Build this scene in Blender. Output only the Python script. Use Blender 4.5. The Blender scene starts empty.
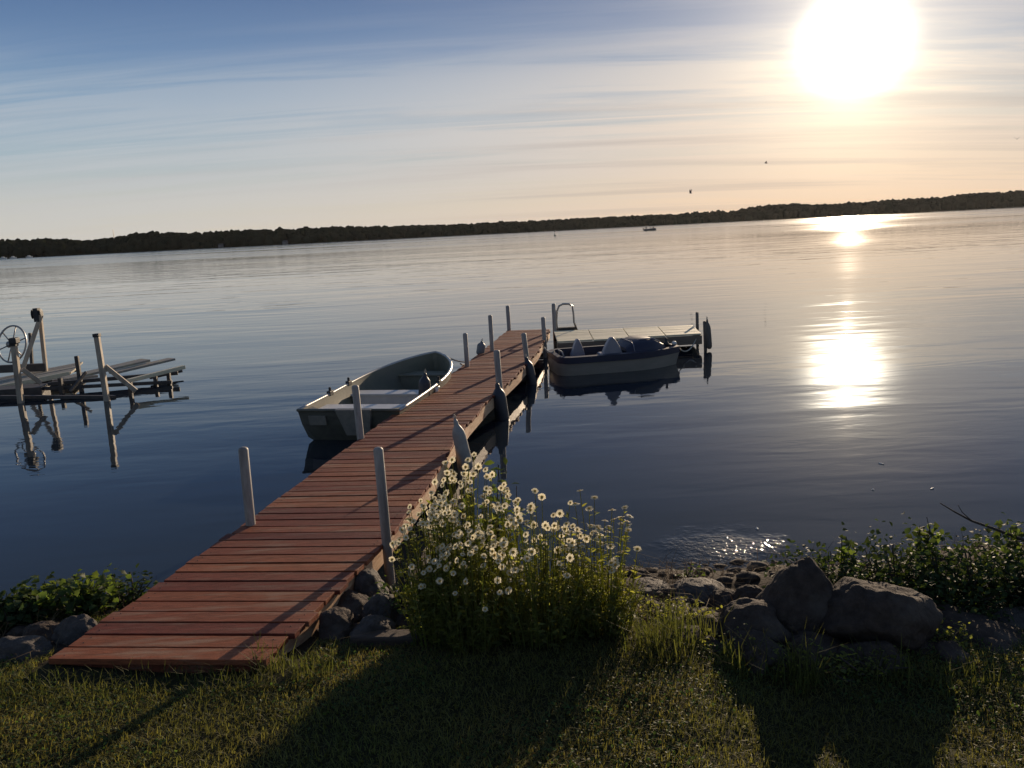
import bpy, bmesh, math, random
import numpy as np
from mathutils import Vector, Matrix, noise
R = math.radians
rnd = random.Random(7)
rng = np.random.default_rng(11)
scene = bpy.context.scene
col = scene.collection

# ------------------------------------------------------------------ camera
CAM_H = 2.63; PITCH = R(10.4); ROLL = R(2.9); FPX = 835.0
fw = Vector((0, math.cos(PITCH), -math.sin(PITCH)))
rx = Vector((1, 0, 0)); up = rx.cross(fw)
x2 = rx * math.cos(ROLL) - up * math.sin(ROLL)
u2 = rx * math.sin(ROLL) + up * math.cos(ROLL)
CAM = Vector((0, 0, CAM_H))
cd = bpy.data.cameras.new('camera'); cam = bpy.data.objects.new('camera', cd); col.objects.link(cam)
M4 = Matrix((x2, u2, -fw)).transposed().to_4x4(); M4.translation = CAM
cam.matrix_world = M4
cd.sensor_width = 36; cd.lens = FPX / 1024 * 36; cd.clip_start = .05; cd.clip_end = 9000
scene.camera = cam
def ray(px, py):
    return x2 * ((px - 512) / FPX) - u2 * ((py - 384) / FPX) + fw
def at(px, py, z=0.0):                       # a point of the photograph on the level z
    d = ray(px, py); return CAM + d * ((z - CAM_H) / d.z)
def aty(px, py, y):                          # a point of the photograph at the distance y
    d = ray(px, py); return CAM + d * (y / d.y)

# ------------------------------------------------------------------ sun, sky, exposure
SUN_EL, SUN_AZ = 10.0, 22.2
sdir = Vector((math.sin(R(SUN_AZ)) * math.cos(R(SUN_EL)), math.cos(R(SUN_AZ)) * math.cos(R(SUN_EL)), math.sin(R(SUN_EL))))
sl = bpy.data.lights.new('sun', 'SUN'); so = bpy.data.objects.new('sun', sl); col.objects.link(so)
so.rotation_mode = 'QUATERNION'; so.rotation_quaternion = sdir.to_track_quat('Z', 'Y'); so.location = (20, 40, 30)
sl.energy = 5.0; sl.angle = R(.53); sl.color = (1, .78, .55)
scene.view_settings.view_transform = 'Standard'; scene.view_settings.look = 'None'
scene.view_settings.gamma = 1; scene.view_settings.exposure = 0.08
scene.view_settings.use_curve_mapping = False
scene.cycles.sample_clamp_indirect = 4.0
scene.cycles.max_bounces = 8
scene.cycles.use_denoising = True

world = bpy.data.worlds.new('World'); scene.world = world; world.use_nodes = True
wt = world.node_tree; wt.nodes.clear()
class NT:
    def __init__(s, t): s.t = t
    def n(s, typ, **kw):
        o = s.t.nodes.new(typ)
        for k, v in kw.items():
            if k in o.inputs.keys() if isinstance(k, str) else False: o.inputs[k].default_value = v
            else: setattr(o, k, v)
        return o
    def l(s, a, b): s.t.links.new(a, b)
    def val(s, i, v):
        if hasattr(v, 'bl_idname') or hasattr(v, 'links'): s.l(v, i)
        else: i.default_value = v
    def math(s, op, a, b=0.0, c=0.0, clamp=False):
        o = s.t.nodes.new('ShaderNodeMath'); o.operation = op; o.use_clamp = clamp
        for i, v in enumerate((a, b, c)): s.val(o.inputs[i], v)
        return o.outputs[0]
    def mix(s, f, a, b, blend='MIX'):
        o = s.t.nodes.new('ShaderNodeMix'); o.data_type = 'RGBA'; o.blend_type = blend; o.clamp_factor = True
        s.val(o.inputs[0], f)
        for i, v in ((6, a), (7, b)):
            if isinstance(v, (tuple, list)): v = tuple(v) + ((1,) if len(v) == 3 else ())
            s.val(o.inputs[i], v)
        return o.outputs[2]
    def ramp(s, f, stops, interp='LINEAR'):
        o = s.t.nodes.new('ShaderNodeValToRGB'); e = o.color_ramp.elements; o.color_ramp.interpolation = interp
        while len(e) < len(stops): e.new(.5)
        for k, (p, c) in enumerate(stops):
            e[k].position = p
            e[k].color = (c, c, c, 1) if not isinstance(c, (tuple, list)) else tuple(c) + (1,)
        s.val(o.inputs[0], f); return o.outputs[0]
    def noise(s, vec, scale, detail=3, rough=.55, dist=0.0):
        o = s.t.nodes.new('ShaderNodeTexNoise')
        o.inputs['Scale'].default_value = scale; o.inputs['Detail'].default_value = detail
        o.inputs['Roughness'].default_value = rough; o.inputs['Distortion'].default_value = dist
        if vec is not None: s.l(vec, o.inputs['Vector'])
        return o.outputs['Fac']
    def mapping(s, vec, scale=(1, 1, 1), rot=(0, 0, 0), loc=(0, 0, 0)):
        o = s.t.nodes.new('ShaderNodeMapping'); s.l(vec, o.inputs[0])
        o.inputs['Scale'].default_value = scale; o.inputs['Rotation'].default_value = rot; o.inputs['Location'].default_value = loc
        return o.outputs[0]

w = NT(wt)
out = w.n('ShaderNodeOutputWorld'); bg = w.n('ShaderNodeBackground'); w.l(bg.outputs[0], out.inputs[0])
sky = w.n('ShaderNodeTexSky'); sky.sky_type = 'NISHITA'; sky.sun_disc = False
sky.sun_elevation = R(SUN_EL); sky.sun_rotation = R(SUN_AZ)
sky.air_density = 1.0; sky.dust_density = .5; sky.ozone_density = 1.4; sky.altitude = 50
SKY_STRENGTH = 0.055
tc = w.n('ShaderNodeTexCoord'); gen = tc.outputs['Generated']
sep = w.n('ShaderNodeSeparateXYZ'); w.l(gen, sep.inputs[0])
dz = w.math('MAXIMUM', sep.outputs[2], 0.0)
dotn = w.n('ShaderNodeVectorMath', operation='DOT_PRODUCT'); w.l(gen, dotn.inputs[0]); dotn.inputs[1].default_value = sdir
ang = w.math('ARCCOSINE', w.math('MINIMUM', dotn.outputs['Value'], 1.0))      # angle from the sun, radians
# clear evening air: pale at the horizon, deep blue overhead, dimmer away from the sun; the Nishita sky is kept in the mix
K = 16.0
air = w.ramp(dz, [(0, (11.2/K, 10.9/K, 10.0/K)), (.05, (9.9/K, 10.2/K, 10.0/K)), (.10, (6.6/K, 8.5/K, 9.9/K)), (.155, (3.7/K, 6.2/K, 9.2/K)), (.20, (2.5/K, 4.5/K, 7.9/K)), (.26, (1.45/K, 2.9/K, 6.1/K)), (.36, (1.7/K, 2.7/K, 4.9/K)), (1, (1.3/K, 2.1/K, 4.0/K))])
airm = w.n('ShaderNodeVectorMath', operation='SCALE'); w.l(air, airm.inputs[0]); airm.inputs['Scale'].default_value = K
back = w.ramp(w.math('ADD', w.math('MULTIPLY', dotn.outputs['Value'], .5), .5), [(0, 1.0), (.35, 1.0), (.80, 1.0), (.9, 1)])
airb = w.n('ShaderNodeVectorMath', operation='SCALE'); w.l(airm.outputs[0], airb.inputs[0]); w.l(back, airb.inputs['Scale'])
base = w.mix(.14, airb.outputs[0], sky.outputs[0])
# thin streaky high cloud, laid on a plane overhead
den = w.math('ADD', dz, .10)
cx = w.math('DIVIDE', sep.outputs[0], den); cy = w.math('DIVIDE', sep.outputs[1], den)
comb = w.n('ShaderNodeCombineXYZ'); w.l(cx, comb.inputs[0]); w.l(cy, comb.inputs[1])
n1 = w.noise(w.mapping(comb.outputs[0], (.34, 2.6, 1), (0, 0, R(7))), 1.0, 8, .66, .9)
n2 = w.noise(w.mapping(comb.outputs[0], (.22, .6, 1), (0, 0, R(14)), (4.3, 1.1, 0)), 1.0, 4, .55)
cl = w.math('ADD', w.math('MULTIPLY', n1, .75), w.math('MULTIPLY', n2, .55))
band = w.ramp(dz, [(0, .35), (.05, .7), (.11, 1.0), (.17, .65), (.215, .12), (.32, .05), (1, .03)])
cfac = w.math('MULTIPLY', w.ramp(cl, [(.55, 0), (.72, 1)]), band)
cfac = w.math('MULTIPLY', cfac, w.ramp(ang, [(.22, 1), (.7, .5)]))
near = w.math('POWER', 2.718, w.math('MULTIPLY', ang, -2.6))
ccol = w.mix(near, (8.8, 9.5, 10.4), (15.5, 13.4, 11.2))
base = w.mix(w.math('MULTIPLY', cfac, .95), base, ccol)
# darker cloud bars low under the sun
dn = w.math('MULTIPLY', w.ramp(w.noise(w.mapping(comb.outputs[0], (.16, 1.5, 1), (0, 0, R(11)), (7, 2, 0)), 1.0, 7, .6, .4), [(.5, 0), (.72, 1)]), w.ramp(dz, [(0, .2), (.05, 1), (.13, .8), (.2, 0)]))
dn = w.math('MULTIPLY', dn, w.ramp(ang, [(.3, 1), (.62, .15)]))
base = w.mix(w.math('MULTIPLY', dn, .7), base, (7.6, 7.2, 7.2))
# warm low evening light toward the sun
hz = w.math('POWER', 2.718, w.math('MULTIPLY', dz, -9.0))
wm_ = w.math('POWER', 2.718, w.math('MULTIPLY', ang, -3.0))
base = w.mix(w.math('MULTIPLY', w.math('MULTIPLY', hz, wm_), 1.4, clamp=True), base, (12.6, 8.5, 5.5))
# sun and its aureole in the thin cloud
def gauss(width_deg, amp):
    q = w.math('DIVIDE', ang, R(width_deg))
    return w.math('MULTIPLY', w.math('POWER', 2.718, w.math('MULTIPLY', w.math('MULTIPLY', q, q), -1.0)), amp)
g = w.n('ShaderNodeCombineColor')
core = gauss(1.75, 190.0); mid = w.math('MULTIPLY', gauss(5.0, 8.5), w.math('ADD', w.math('MULTIPLY', n1, 1.5), .25)); wide = w.math('ADD', gauss(9.0, 4.2), gauss(22.0, .7))
for ci, (a, b, c) in enumerate(((1, 1, 1), (.9, .82, .86), (.72, .5, .66))):
    w.l(w.math('ADD', w.math('ADD', w.math('MULTIPLY', core, a), w.math('MULTIPLY', mid, b)), w.math('MULTIPLY', wide, c)), g.inputs[ci])
tot = w.mix(1.0, base, g.outputs[0], 'ADD')
tot = w.mix(w.math('MULTIPLY', dn, .34), tot, (6.4, 5.9, 5.7))      # the cloud bars also veil the glow
w.l(tot, bg.inputs[0]); bg.inputs[1].default_value = SKY_STRENGTH

# ------------------------------------------------------------------ helpers
def tag(o, label=None, cat=None, group=None, kind=None):
    if label: o['label'] = label
    if cat: o['category'] = cat
    if group: o['group'] = group
    if kind: o['kind'] = kind
    return o
def empty(name, loc=(0, 0, 0), rz=0.0, label=None, cat=None, group=None):
    o = bpy.data.objects.new(name, None); col.objects.link(o); o.location = loc; o.rotation_euler = (0, 0, rz)
    o.empty_display_size = .1
    return tag(o, label, cat, group)
def link(name, me, mats, parent=None, loc=None):
    o = bpy.data.objects.new(name, me); col.objects.link(o)
    for m in (mats if isinstance(mats, (list, tuple)) else [mats]): me.materials.append(m)
    if parent: o.parent = parent
    if loc is not None: o.location = loc
    return o
def orient(d, upv=Vector((0, 0, 1))):
    d = d.normalized()
    if abs(d.dot(upv)) > .98: upv = Vector((0, 1, 0))
    s = d.cross(upv).normalized(); return s, s.cross(d).normalized()
class MB:
    def __init__(s): s.v = []; s.f = []; s.mi = []; s.m = 0
    def add(s, vs, fs):
        b = len(s.v); s.v += [tuple(q) for q in vs]
        for f in fs: s.f.append(tuple(i + b for i in f)); s.mi.append(s.m)
        return s
    def box(s, lo, hi):
        a, b = lo, hi
        return s.add([(a[0], a[1], a[2]), (b[0], a[1], a[2]), (b[0], b[1], a[2]), (a[0], b[1], a[2]),
               (a[0], a[1], b[2]), (b[0], a[1], b[2]), (b[0], b[1], b[2]), (a[0], b[1], b[2])],
              [(0, 3, 2, 1), (4, 5, 6, 7), (0, 1, 5, 4), (1, 2, 6, 5), (2, 3, 7, 6), (3, 0, 4, 7)])
    def hexa(s, b4, t4):                       # bottom quad, top quad (both counter-clockwise from above)
        return s.add(list(b4) + list(t4), [(0, 3, 2, 1), (4, 5, 6, 7), (0, 1, 5, 4), (1, 2, 6, 5), (2, 3, 7, 6), (3, 0, 4, 7)])
    def beam(s, p, q, wd, ht, upv=Vector((0, 0, 1))):
        p, q = Vector(p), Vector(q); sd, u = orient(q - p, upv); sd = sd * wd / 2; u = u * ht / 2
        return s.hexa([p - sd - u, p + sd - u, q + sd - u, q - sd - u], [p - sd + u, p + sd + u, q + sd + u, q - sd + u])
    def tube(s, pts, r, n=8, cap=True):
        pts = [Vector(p) for p in pts]; rs = r if isinstance(r, (list, tuple)) else [r] * len(pts)
        vs = []; fs = []; ref = None
        for i, p in enumerate(pts):
            d = (pts[min(i + 1, len(pts) - 1)] - pts[max(i - 1, 0)]).normalized()
            if ref is None: sd, u = orient(d)
            else:
                sd = (ref - d * ref.dot(d)).normalized(); u = sd.cross(d).normalized()
            ref = sd
            for k in range(n):
                a = 2 * math.pi * k / n; vs.append(p + (sd * math.cos(a) + u * math.sin(a)) * rs[i])
        for i in range(len(pts) - 1):
            for k in range(n):
                a, b = i * n + k, i * n + (k + 1) % n; fs.append((a, b, b + n, a + n))
        if cap: fs.append(tuple(range(n))[::-1]); fs.append(tuple(range((len(pts) - 1) * n, len(pts) * n)))
        return s.add(vs, fs)
    def lathe(s, prof, o=(0, 0, 0), ax=Vector((0, 0, 1)), n=16):
        o = Vector(o); return s.tube([o + ax.normalized() * z for r, z in prof], [max(r, .0005) for r, z in prof], n)
    def mesh(s, name, smooth=False):
        me = bpy.data.meshes.new(name); me.from_pydata(s.v, [], s.f); me.update()
        me.polygons.foreach_set('material_index', s.mi)
        bm = bmesh.new(); bm.from_mesh(me); bmesh.ops.recalc_face_normals(bm, faces=bm.faces); bm.to_mesh(me); bm.free()
        if smooth: me.polygons.foreach_set('use_smooth', [True] * len(me.polygons))
        return me
    def build(s, name, mats, parent=None, smooth=False, bevel=0.0, loc=None, autosmooth=None):
        me = s.mesh(name, smooth)
        if autosmooth: me.polygons.foreach_set('use_smooth', [True] * len(me.polygons)); me.set_sharp_from_angle(angle=R(autosmooth))
        o = link(name, me, mats, parent, loc)
        if bevel:
            md = o.modifiers.new('bevel', 'BEVEL'); md.width = bevel; md.segments = 2; md.limit_method = 'ANGLE'
        return o
def quads_mesh(name, V, F4, tri=False):
    """numpy verts (n,3), faces (m,3|4)"""
    me = bpy.data.meshes.new(name); k = F4.shape[1]
    me.vertices.add(len(V)); me.vertices.foreach_set('co', np.asarray(V, np.float32).ravel())
    me.loops.add(F4.size); me.loops.foreach_set('vertex_index', F4.astype(np.int32).ravel())
    me.polygons.add(len(F4)); me.polygons.foreach_set('loop_start', np.arange(0, F4.size, k, dtype=np.int32))
    me.update(calc_edges=True); me.validate(); return me

# ------------------------------------------------------------------ materials
def material(name, c1, c2, scale=6.0, rough=.6, bump=.0, stretch=(1, 1, 1), metal=0.0, island=0.0, spec=.5, transl=0.0, tcol=None, bscale=None, c3=None, detail=5, rvar=.12, bdist=.01):
    m = bpy.data.materials.new(name); m.use_nodes = True; t = NT(m.node_tree); m.node_tree.nodes.clear()
    o = t.n('ShaderNodeOutputMaterial'); p = t.n('ShaderNodeBsdfPrincipled')
    c = t.n('ShaderNodeTexCoord').outputs['Object']
    mp = t.mapping(c, stretch)
    nf = t.noise(mp, scale, detail, .6, .3)
    colr = t.mix(t.ramp(nf, [(.3, 0), (.7, 1)]), c1, c2)
    if c3:
        nb = t.noise(mp, scale * .23, 4, .6); colr = t.mix(t.ramp(nb, [(.5, 0), (.68, 1)]), colr, c3)
    if island:
        gi = t.n('ShaderNodeNewGeometry').outputs['Random Per Island']
        hs = t.n('ShaderNodeHueSaturation'); t.l(colr, hs.inputs['Color'])
        t.l(t.math('ADD', t.math('MULTIPLY', gi, island), 1 - island / 2), hs.inputs['Value'])
        t.l(t.math('ADD', t.math('MULTIPLY', gi, island * .03), .5 - island * .015), hs.inputs['Hue'])
        colr = hs.outputs[0]
    t.l(colr, p.inputs['Base Color']); p.inputs['Metallic'].default_value = metal
    p.inputs['Specular IOR Level'].default_value = spec
    t.l(t.math('ADD', t.math('MULTIPLY', nf, rvar * 2), rough - rvar), p.inputs['Roughness'])
    if bump:
        bn = t.n('ShaderNodeBump'); bn.inputs['Strength'].default_value = bump; bn.inputs['Distance'].default_value = bdist
        t.l(t.noise(mp, bscale or scale * 3, 6, .65), bn.inputs['Height']); t.l(bn.outputs[0], p.inputs['Normal'])
    sh = p.outputs[0]
    if transl:
        tr = t.n('ShaderNodeBsdfTranslucent'); ms = t.n('ShaderNodeMixShader'); ms.inputs[0].default_value = transl
        if tcol: t.l(t.mix(1.0, colr, tcol, 'MULTIPLY'), tr.inputs[0])
        else: t.l(colr, tr.inputs[0])
        t.l(p.outputs[0], ms.inputs[1]); t.l(tr.outputs[0], ms.inputs[2]); sh = ms.outputs[0]
    t.l(sh, o.inputs[0]); return m
M = {}
M['deck'] = material('red_stained_deck', (.265, .066, .032), (.125, .036, .019), 7, .68, .7, (1.2, 9, 9), island=.7, spec=.2, c3=(.24, .125, .08), bscale=30, bdist=.004)
M['fascia'] = material('tan_side_board', (.66, .46, .28), (.52, .31, .18), 7, .6, .5, (6, 1, 9), c3=(.36, .15, .08), bscale=24, bdist=.004)
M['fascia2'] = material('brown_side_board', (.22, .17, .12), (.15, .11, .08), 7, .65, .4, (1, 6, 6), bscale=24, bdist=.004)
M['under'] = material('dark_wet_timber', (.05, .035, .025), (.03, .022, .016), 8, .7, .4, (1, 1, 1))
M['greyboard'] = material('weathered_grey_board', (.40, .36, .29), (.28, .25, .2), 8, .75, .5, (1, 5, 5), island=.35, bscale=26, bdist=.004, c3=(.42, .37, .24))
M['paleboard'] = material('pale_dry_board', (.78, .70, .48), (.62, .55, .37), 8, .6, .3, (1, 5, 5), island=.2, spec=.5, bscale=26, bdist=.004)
M['post'] = material('weathered_post', (.36, .32, .28), (.24, .21, .18), 9, .55, .4, (3, 3, .6), c3=(.18, .15, .13), bdist=.004)
M['postdark'] = material('dark_post', (.16, .13, .11), (.10, .085, .07), 9, .6, .3, (3, 3, .6), bdist=.004)
M['fender_dark'] = material('dark_navy_vinyl', (.018, .02, .03), (.03, .032, .042), 14, .45, .2)
M['fender_pale'] = material('dirty_white_vinyl', (.55, .53, .48), (.38, .36, .32), 10, .45, .15)
M['fender_mid'] = material('worn_grey_vinyl', (.34, .32, .29), (.24, .225, .2), 10, .5, .15)
M['fender_grey'] = material('grey_vinyl', (.2, .2, .2), (.13, .13, .135), 10, .5, .15)
M['rope'] = material('pale_rope', (.55, .5, .4), (.4, .36, .3), 60, .8, .6)
M['alu_out'] = material('olive_boat_paint', (.13, .125, .095), (.085, .082, .065), 5, .4, .15, (1, 1, 2), metal=.15, c3=(.16, .15, .12))
M['alu_in'] = material('cream_boat_paint', (.21, .20, .145), (.155, .15, .112), 5, .55, .1, c3=(.2, .18, .135), spec=.3)
M['bench'] = material('pale_grey_bench', (.58, .58, .56), (.48, .48, .47), 6, .4, .1)
M['alu_rim'] = material('worn_aluminium', (.5, .49, .46), (.38, .37, .35), 12, .35, .1, metal=.6)
M['patch'] = material('faded_patch', (.24, .22, .18), (.17, .155, .13), 15, .5)
M['cream'] = material('cream_hull', (.27, .24, .20), (.22, .2, .165), 4, .45, .05, (1, 1, 3))
M['navy'] = material('navy_deck', (.012, .014, .036), (.02, .021, .042), 5, .55, .05)
M['seatwhite'] = material('white_plastic_seat', (.27, .26, .29), (.22, .21, .24), 5, .45, .05)
M['steel'] = material('galvanised_tube', (.38, .37, .35), (.27, .26, .25), 14, .4, .1, metal=.7)
M['black'] = material('black_rubber', (.02, .02, .02), (.035, .032, .03), 12, .6)
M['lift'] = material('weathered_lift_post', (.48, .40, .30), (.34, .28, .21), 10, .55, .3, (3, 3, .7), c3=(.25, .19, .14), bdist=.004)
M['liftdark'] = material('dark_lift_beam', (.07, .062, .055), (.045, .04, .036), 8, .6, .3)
M['rock'] = material('shore_granite', (.078, .056, .043), (.034, .025, .020), 16, .85, 1.0, c3=(.10, .079, .062), detail=10, spec=.2, bscale=30, bdist=.02)
M['rockpale'] = material('pale_shore_stone', (.105, .088, .076), (.05, .042, .037), 18, .75, 1.0, c3=(.055, .047, .04), detail=10, spec=.2, bscale=34, bdist=.02)
M['timber'] = material('old_landscape_timber', (.085, .055, .038), (.05, .034, .024), 8, .8, .7, (1, 7, 7), bscale=24, bdist=.01)
M['bark'] = material('dark_twig', (.075, .055, .04), (.05, .038, .028), 30, .8, .5)
M['white'] = material('white_china', (.75, .72, .66), (.62, .6, .55), 9, .4)
M['leaf'] = material('broad_green_leaf', (.075, .10, .030), (.05, .075, .024), 12, .58, .15, island=.7, spec=.25, transl=.5, tcol=(2.2, 2.2, 1.0))
M['leafdark'] = material('dark_shrub_leaf', (.05, .07, .025), (.032, .05, .018), 12, .65, .15, island=.7, spec=.12, transl=.28, tcol=(2.0, 2.0, .9))
M['daisyleaf'] = material('daisy_green', (.155, .165, .055), (.10, .12, .042), 12, .6, .1, island=.7, spec=.25, transl=.58, tcol=(2.7, 2.5, 1.1))
M['grass'] = material('lawn_grass', (.10, .115, .036), (.17, .145, .058), 1.4, .65, .0, island=.8, spec=.15, c3=(.055, .062, .022), transl=.42, tcol=(2.2, 2.1, 1.0))
M['straw'] = material('dry_straw', (.16, .11, .06), (.085, .055, .03), 3, .8, .0, island=.7, spec=.1, transl=.2)
M['clover'] = material('clover_leaf', (.06, .095, .03), (.045, .075, .022), 3, .6, .0, island=.6, spec=.2, transl=.45, tcol=(2.2, 2.2, 1.1))
M['tallgrass'] = material('tall_grass', (.06, .075, .022), (.085, .08, .032), 3, .65, .0, island=.6, spec=.15, transl=.45, tcol=(1.9, 1.9, 1.0))
M['petal'] = material('daisy_petal', (.84, .79, .60), (.78, .72, .54), 10, .6, transl=.62)
M['disc'] = material('daisy_disc', (.5, .3, .03), (.35, .19, .02), 60, .7, .4)
M['tree'] = material('far_foliage', (.028, .032, .018), (.02, .024, .014), .05, .9, .5, bscale=.5, bdist=1.0, island=.25, spec=0)
M['house'] = material('pale_house_wall', (.2, .195, .185), (.16, .155, .15), .3, .7)
M['roof'] = material('dark_roof', (.09, .08, .075), (.06, .055, .05), .5, .8)
M['dark'] = material('dark_silhouette_cloth', (.03, .03, .035), (.045, .04, .04), 3, .7)
M['skin'] = material('skin', (.42, .25, .17), (.36, .2, .14), 8, .55)
M['bird'] = material('dark_feathers', (.06, .055, .055), (.035, .033, .035), 20, .7)
M['lakeboat'] = material('grey_lake_boat', (.2, .2, .2), (.13, .13, .13), 1.5, .5)
M['red'] = material('buoy_paint', (.07, .09, .07), (.05, .06, .05), 3, .5)

# ground material (bank, lawn soil)
def ground_mat():
    m = bpy.data.materials.new('bank_soil'); m.use_nodes = True; t = NT(m.node_tree); m.node_tree.nodes.clear()
    o = t.n('ShaderNodeOutputMaterial'); p = t.n('ShaderNodeBsdfPrincipled')
    c = t.n('ShaderNodeTexCoord').outputs['Object']
    a = t.noise(c, 5, 6, .65); b = t.noise(c, 30, 4, .6)
    soil = t.mix(a, (.020, .014, .010), (.048, .034, .024))
    lawn = t.mix(b, (.018, .020, .008), (.035, .032, .015))
    s = t.n('ShaderNodeSeparateXYZ'); t.l(c, s.inputs[0])
    f = t.ramp(t.math('ADD', s.outputs[1], t.math('MULTIPLY', a, .8)), [(0, 1), (1, 0)])
    mr = t.n('ShaderNodeMapRange'); t.l(t.math('ADD', s.outputs[1], t.math('MULTIPLY', a, 1.0)), mr.inputs[0])
    mr.inputs[1].default_value = 4.7; mr.inputs[2].default_value = 5.1
    t.l(t.mix(mr.outputs[0], lawn, soil), p.inputs['Base Color']); p.inputs['Roughness'].default_value = .9; p.inputs['Specular IOR Level'].default_value = .08
    bn = t.n('ShaderNodeBump'); bn.inputs['Strength'].default_value = .9; bn.inputs['Distance'].default_value = .03
    t.l(t.math('ADD', a, t.math('MULTIPLY', b, .4)), bn.inputs['Height']); t.l(bn.outputs[0], p.inputs['Normal'])
    t.l(p.outputs[0], o.inputs[0]); return m
M['ground'] = ground_mat()

def water_mat():
    m = bpy.data.materials.new('lake_water'); m.use_nodes = True; t = NT(m.node_tree); m.node_tree.nodes.clear()
    o = t.n('ShaderNodeOutputMaterial'); p = t.n('ShaderNodeBsdfPrincipled')
    c = t.n('ShaderNodeTexCoord').outputs['Object']
    s = t.n('ShaderNodeSeparateXYZ'); t.l(c, s.inputs[0])
    ln = t.n('ShaderNodeVectorMath', operation='LENGTH'); t.l(c, ln.inputs[0]); dist = ln.outputs['Value']
    wob = t.n('ShaderNodeTexNoise'); wob.inputs['Scale'].default_value = .07; t.l(c, wob.inputs['Vector'])
    sw = t.noise(t.mapping(c, (.10, .34, 1), (0, 0, R(7))), 1.0, 2, .5, .6)       # long swell
    wv = t.noise(t.mapping(c, (.34, 1.1, 1), (0, 0, R(-5))), 1.0, 2, .5, .5)      # waves
    rp = t.noise(t.mapping(c, (1.6, 4.2, 1), (0, 0, R(11))), 1.0, 3, .5, .4)      # ripples
    gust = t.ramp(t.noise(t.mapping(c, (.012, .05, 1)), 1.0, 3, .55), [(.35, .35), (.65, 1.25)])
    # breezier water toward the far shore, calm under the near one
    mr = t.n('ShaderNodeMapRange'); t.l(dist, mr.inputs[0]); mr.inputs[1].default_value = 7; mr.inputs[2].default_value = 45
    mr.inputs[3].default_value = .42; mr.inputs[4].default_value = 1.0
    mr2 = t.n('ShaderNodeMapRange'); t.l(dist, mr2.inputs[0]); mr2.inputs[1].default_value = 90; mr2.inputs[2].default_value = 700
    mr2.inputs[3].default_value = 1.0; mr2.inputs[4].default_value = 4.0
    amp = t.math('MULTIPLY', mr.outputs[0], gust)
    h = t.math('ADD', t.math('MULTIPLY', sw, .05), t.math('MULTIPLY', wv, .020))
    h = t.math('ADD', t.math('MULTIPLY', h, amp), t.math('MULTIPLY', t.math('MULTIPLY', rp, mr2.outputs[0]), .0016))
    # small chop breaking at the stones of the bank
    cv = t.n('ShaderNodeVectorMath', operation='DISTANCE'); t.l(c, cv.inputs[0]); cv.inputs[1].default_value = (1.64, 6.38, 0)
    cd_ = t.math('ADD', cv.outputs['Value'], t.math('MULTIPLY', t.math('SUBTRACT', t.noise(c, 3.0, 3, .6), .5), .9))
    chop = t.math('MULTIPLY', t.ramp(cd_, [(.0, 1), (.2, .75), (.62, 0)], 'EASE'), t.noise(c, 17, 3, .6))
    h = t.math('ADD', h, t.math('MULTIPLY', chop, .0135))
    bn = t.n('ShaderNodeBump'); bn.inputs['Strength'].default_value = 1.0; bn.inputs['Distance'].default_value = 1.0
    t.l(h, bn.inputs['Height']); t.l(bn.outputs[0], p.inputs['Normal'])
    p.inputs['Base Color'].default_value = (.014, .020, .027, 1); p.inputs['IOR'].default_value = 1.333
    chm = t.ramp(cd_, [(.0, .07), (.25, .06), (.62, 0)], 'EASE')
    br = t.ramp(t.noise(t.mapping(c, (.004, .018, 1)), 1.0, 4, .6), [(.38, .35), (.62, 1.15)])   # patches of breeze on the open lake
    t.l(t.math('MULTIPLY_ADD', br, t.ramp(t.math('DIVIDE', dist, 1000), [(0, .03), (.04, .035), (.10, .06), (.22, .15), (.5, .18), (1, .18)]), chm), p.inputs['Roughness'])
    t.l(p.outputs[0], o.inputs[0]); return m
M['water'] = water_mat()

# ------------------------------------------------------------------ the setting
SHY = 6.15
def ground_z(x, y):
    pts = ((-6, .7), (0, .52), (2.9, .40), (4.2, .335), (4.6, .27), (5.0, .20), (5.7, .08), (6.2, -.06), (7.0, -.4), (9, -1.1), (40, -2.5))
    yy = y - .12 * math.sin(x * 1.7 + .5) - (.15 if x > 1.2 else 0) * min(1, max(0, x - 1.2))
    z = pts[-1][1]
    for (a, b), (c, d) in zip(pts, pts[1:]):
        if a <= yy <= c:
            z = b + (d - b) * (yy - a) / (c - a); break
    k_ = min(1, max(0, (x - .6) / .9)); z -= .11 * k_ * k_ * (3 - 2 * k_) * min(1, max(0, (5.6 - y) / .9))
    if y < 6.6: z += .035 * noise.noise(Vector((x * 1.3, y * 1.3, 0))) + .012 * noise.noise(Vector((x * 5, y * 5, 3)))
    return z
def grid(name, xs, ys, fz, m):
    V = np.array([(x, y, fz(x, y)) for y in ys for x in xs]); nx, ny = len(xs), len(ys)
    i = np.arange(nx * ny).reshape(ny, nx)
    F = np.stack([i[:-1, :-1], i[:-1, 1:], i[1:, 1:], i[1:, :-1]], -1).reshape(-1, 4)
    me = quads_mesh(name, V, F); me.polygons.foreach_set('use_smooth', [True] * len(me.polygons))
    return link(name, me, m)
xs = np.concatenate([np.linspace(-60, -6, 20), np.linspace(-5.8, 5.8, 150), np.linspace(6, 60, 20)])
ys = np.concatenate([np.linspace(-30, 1, 20), np.linspace(1.1, 8, 110), np.linspace(8.5, 40, 12)])
gr = grid('ground', xs, ys, ground_z, M['ground']); tag(gr, 'sloping lakeside lawn and bare bank', 'ground', kind='structure')
wm = bpy.data.meshes.new('water'); wm.from_pydata([(-1500, 3.5, 0), (1500, 3.5, 0), (1500, 1250, 0), (-1500, 1250, 0)], [], [(0, 1, 2, 3)])
wo = link('water', wm, M['water']); tag(wo, 'calm lake water', 'water', kind='structure')

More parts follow.
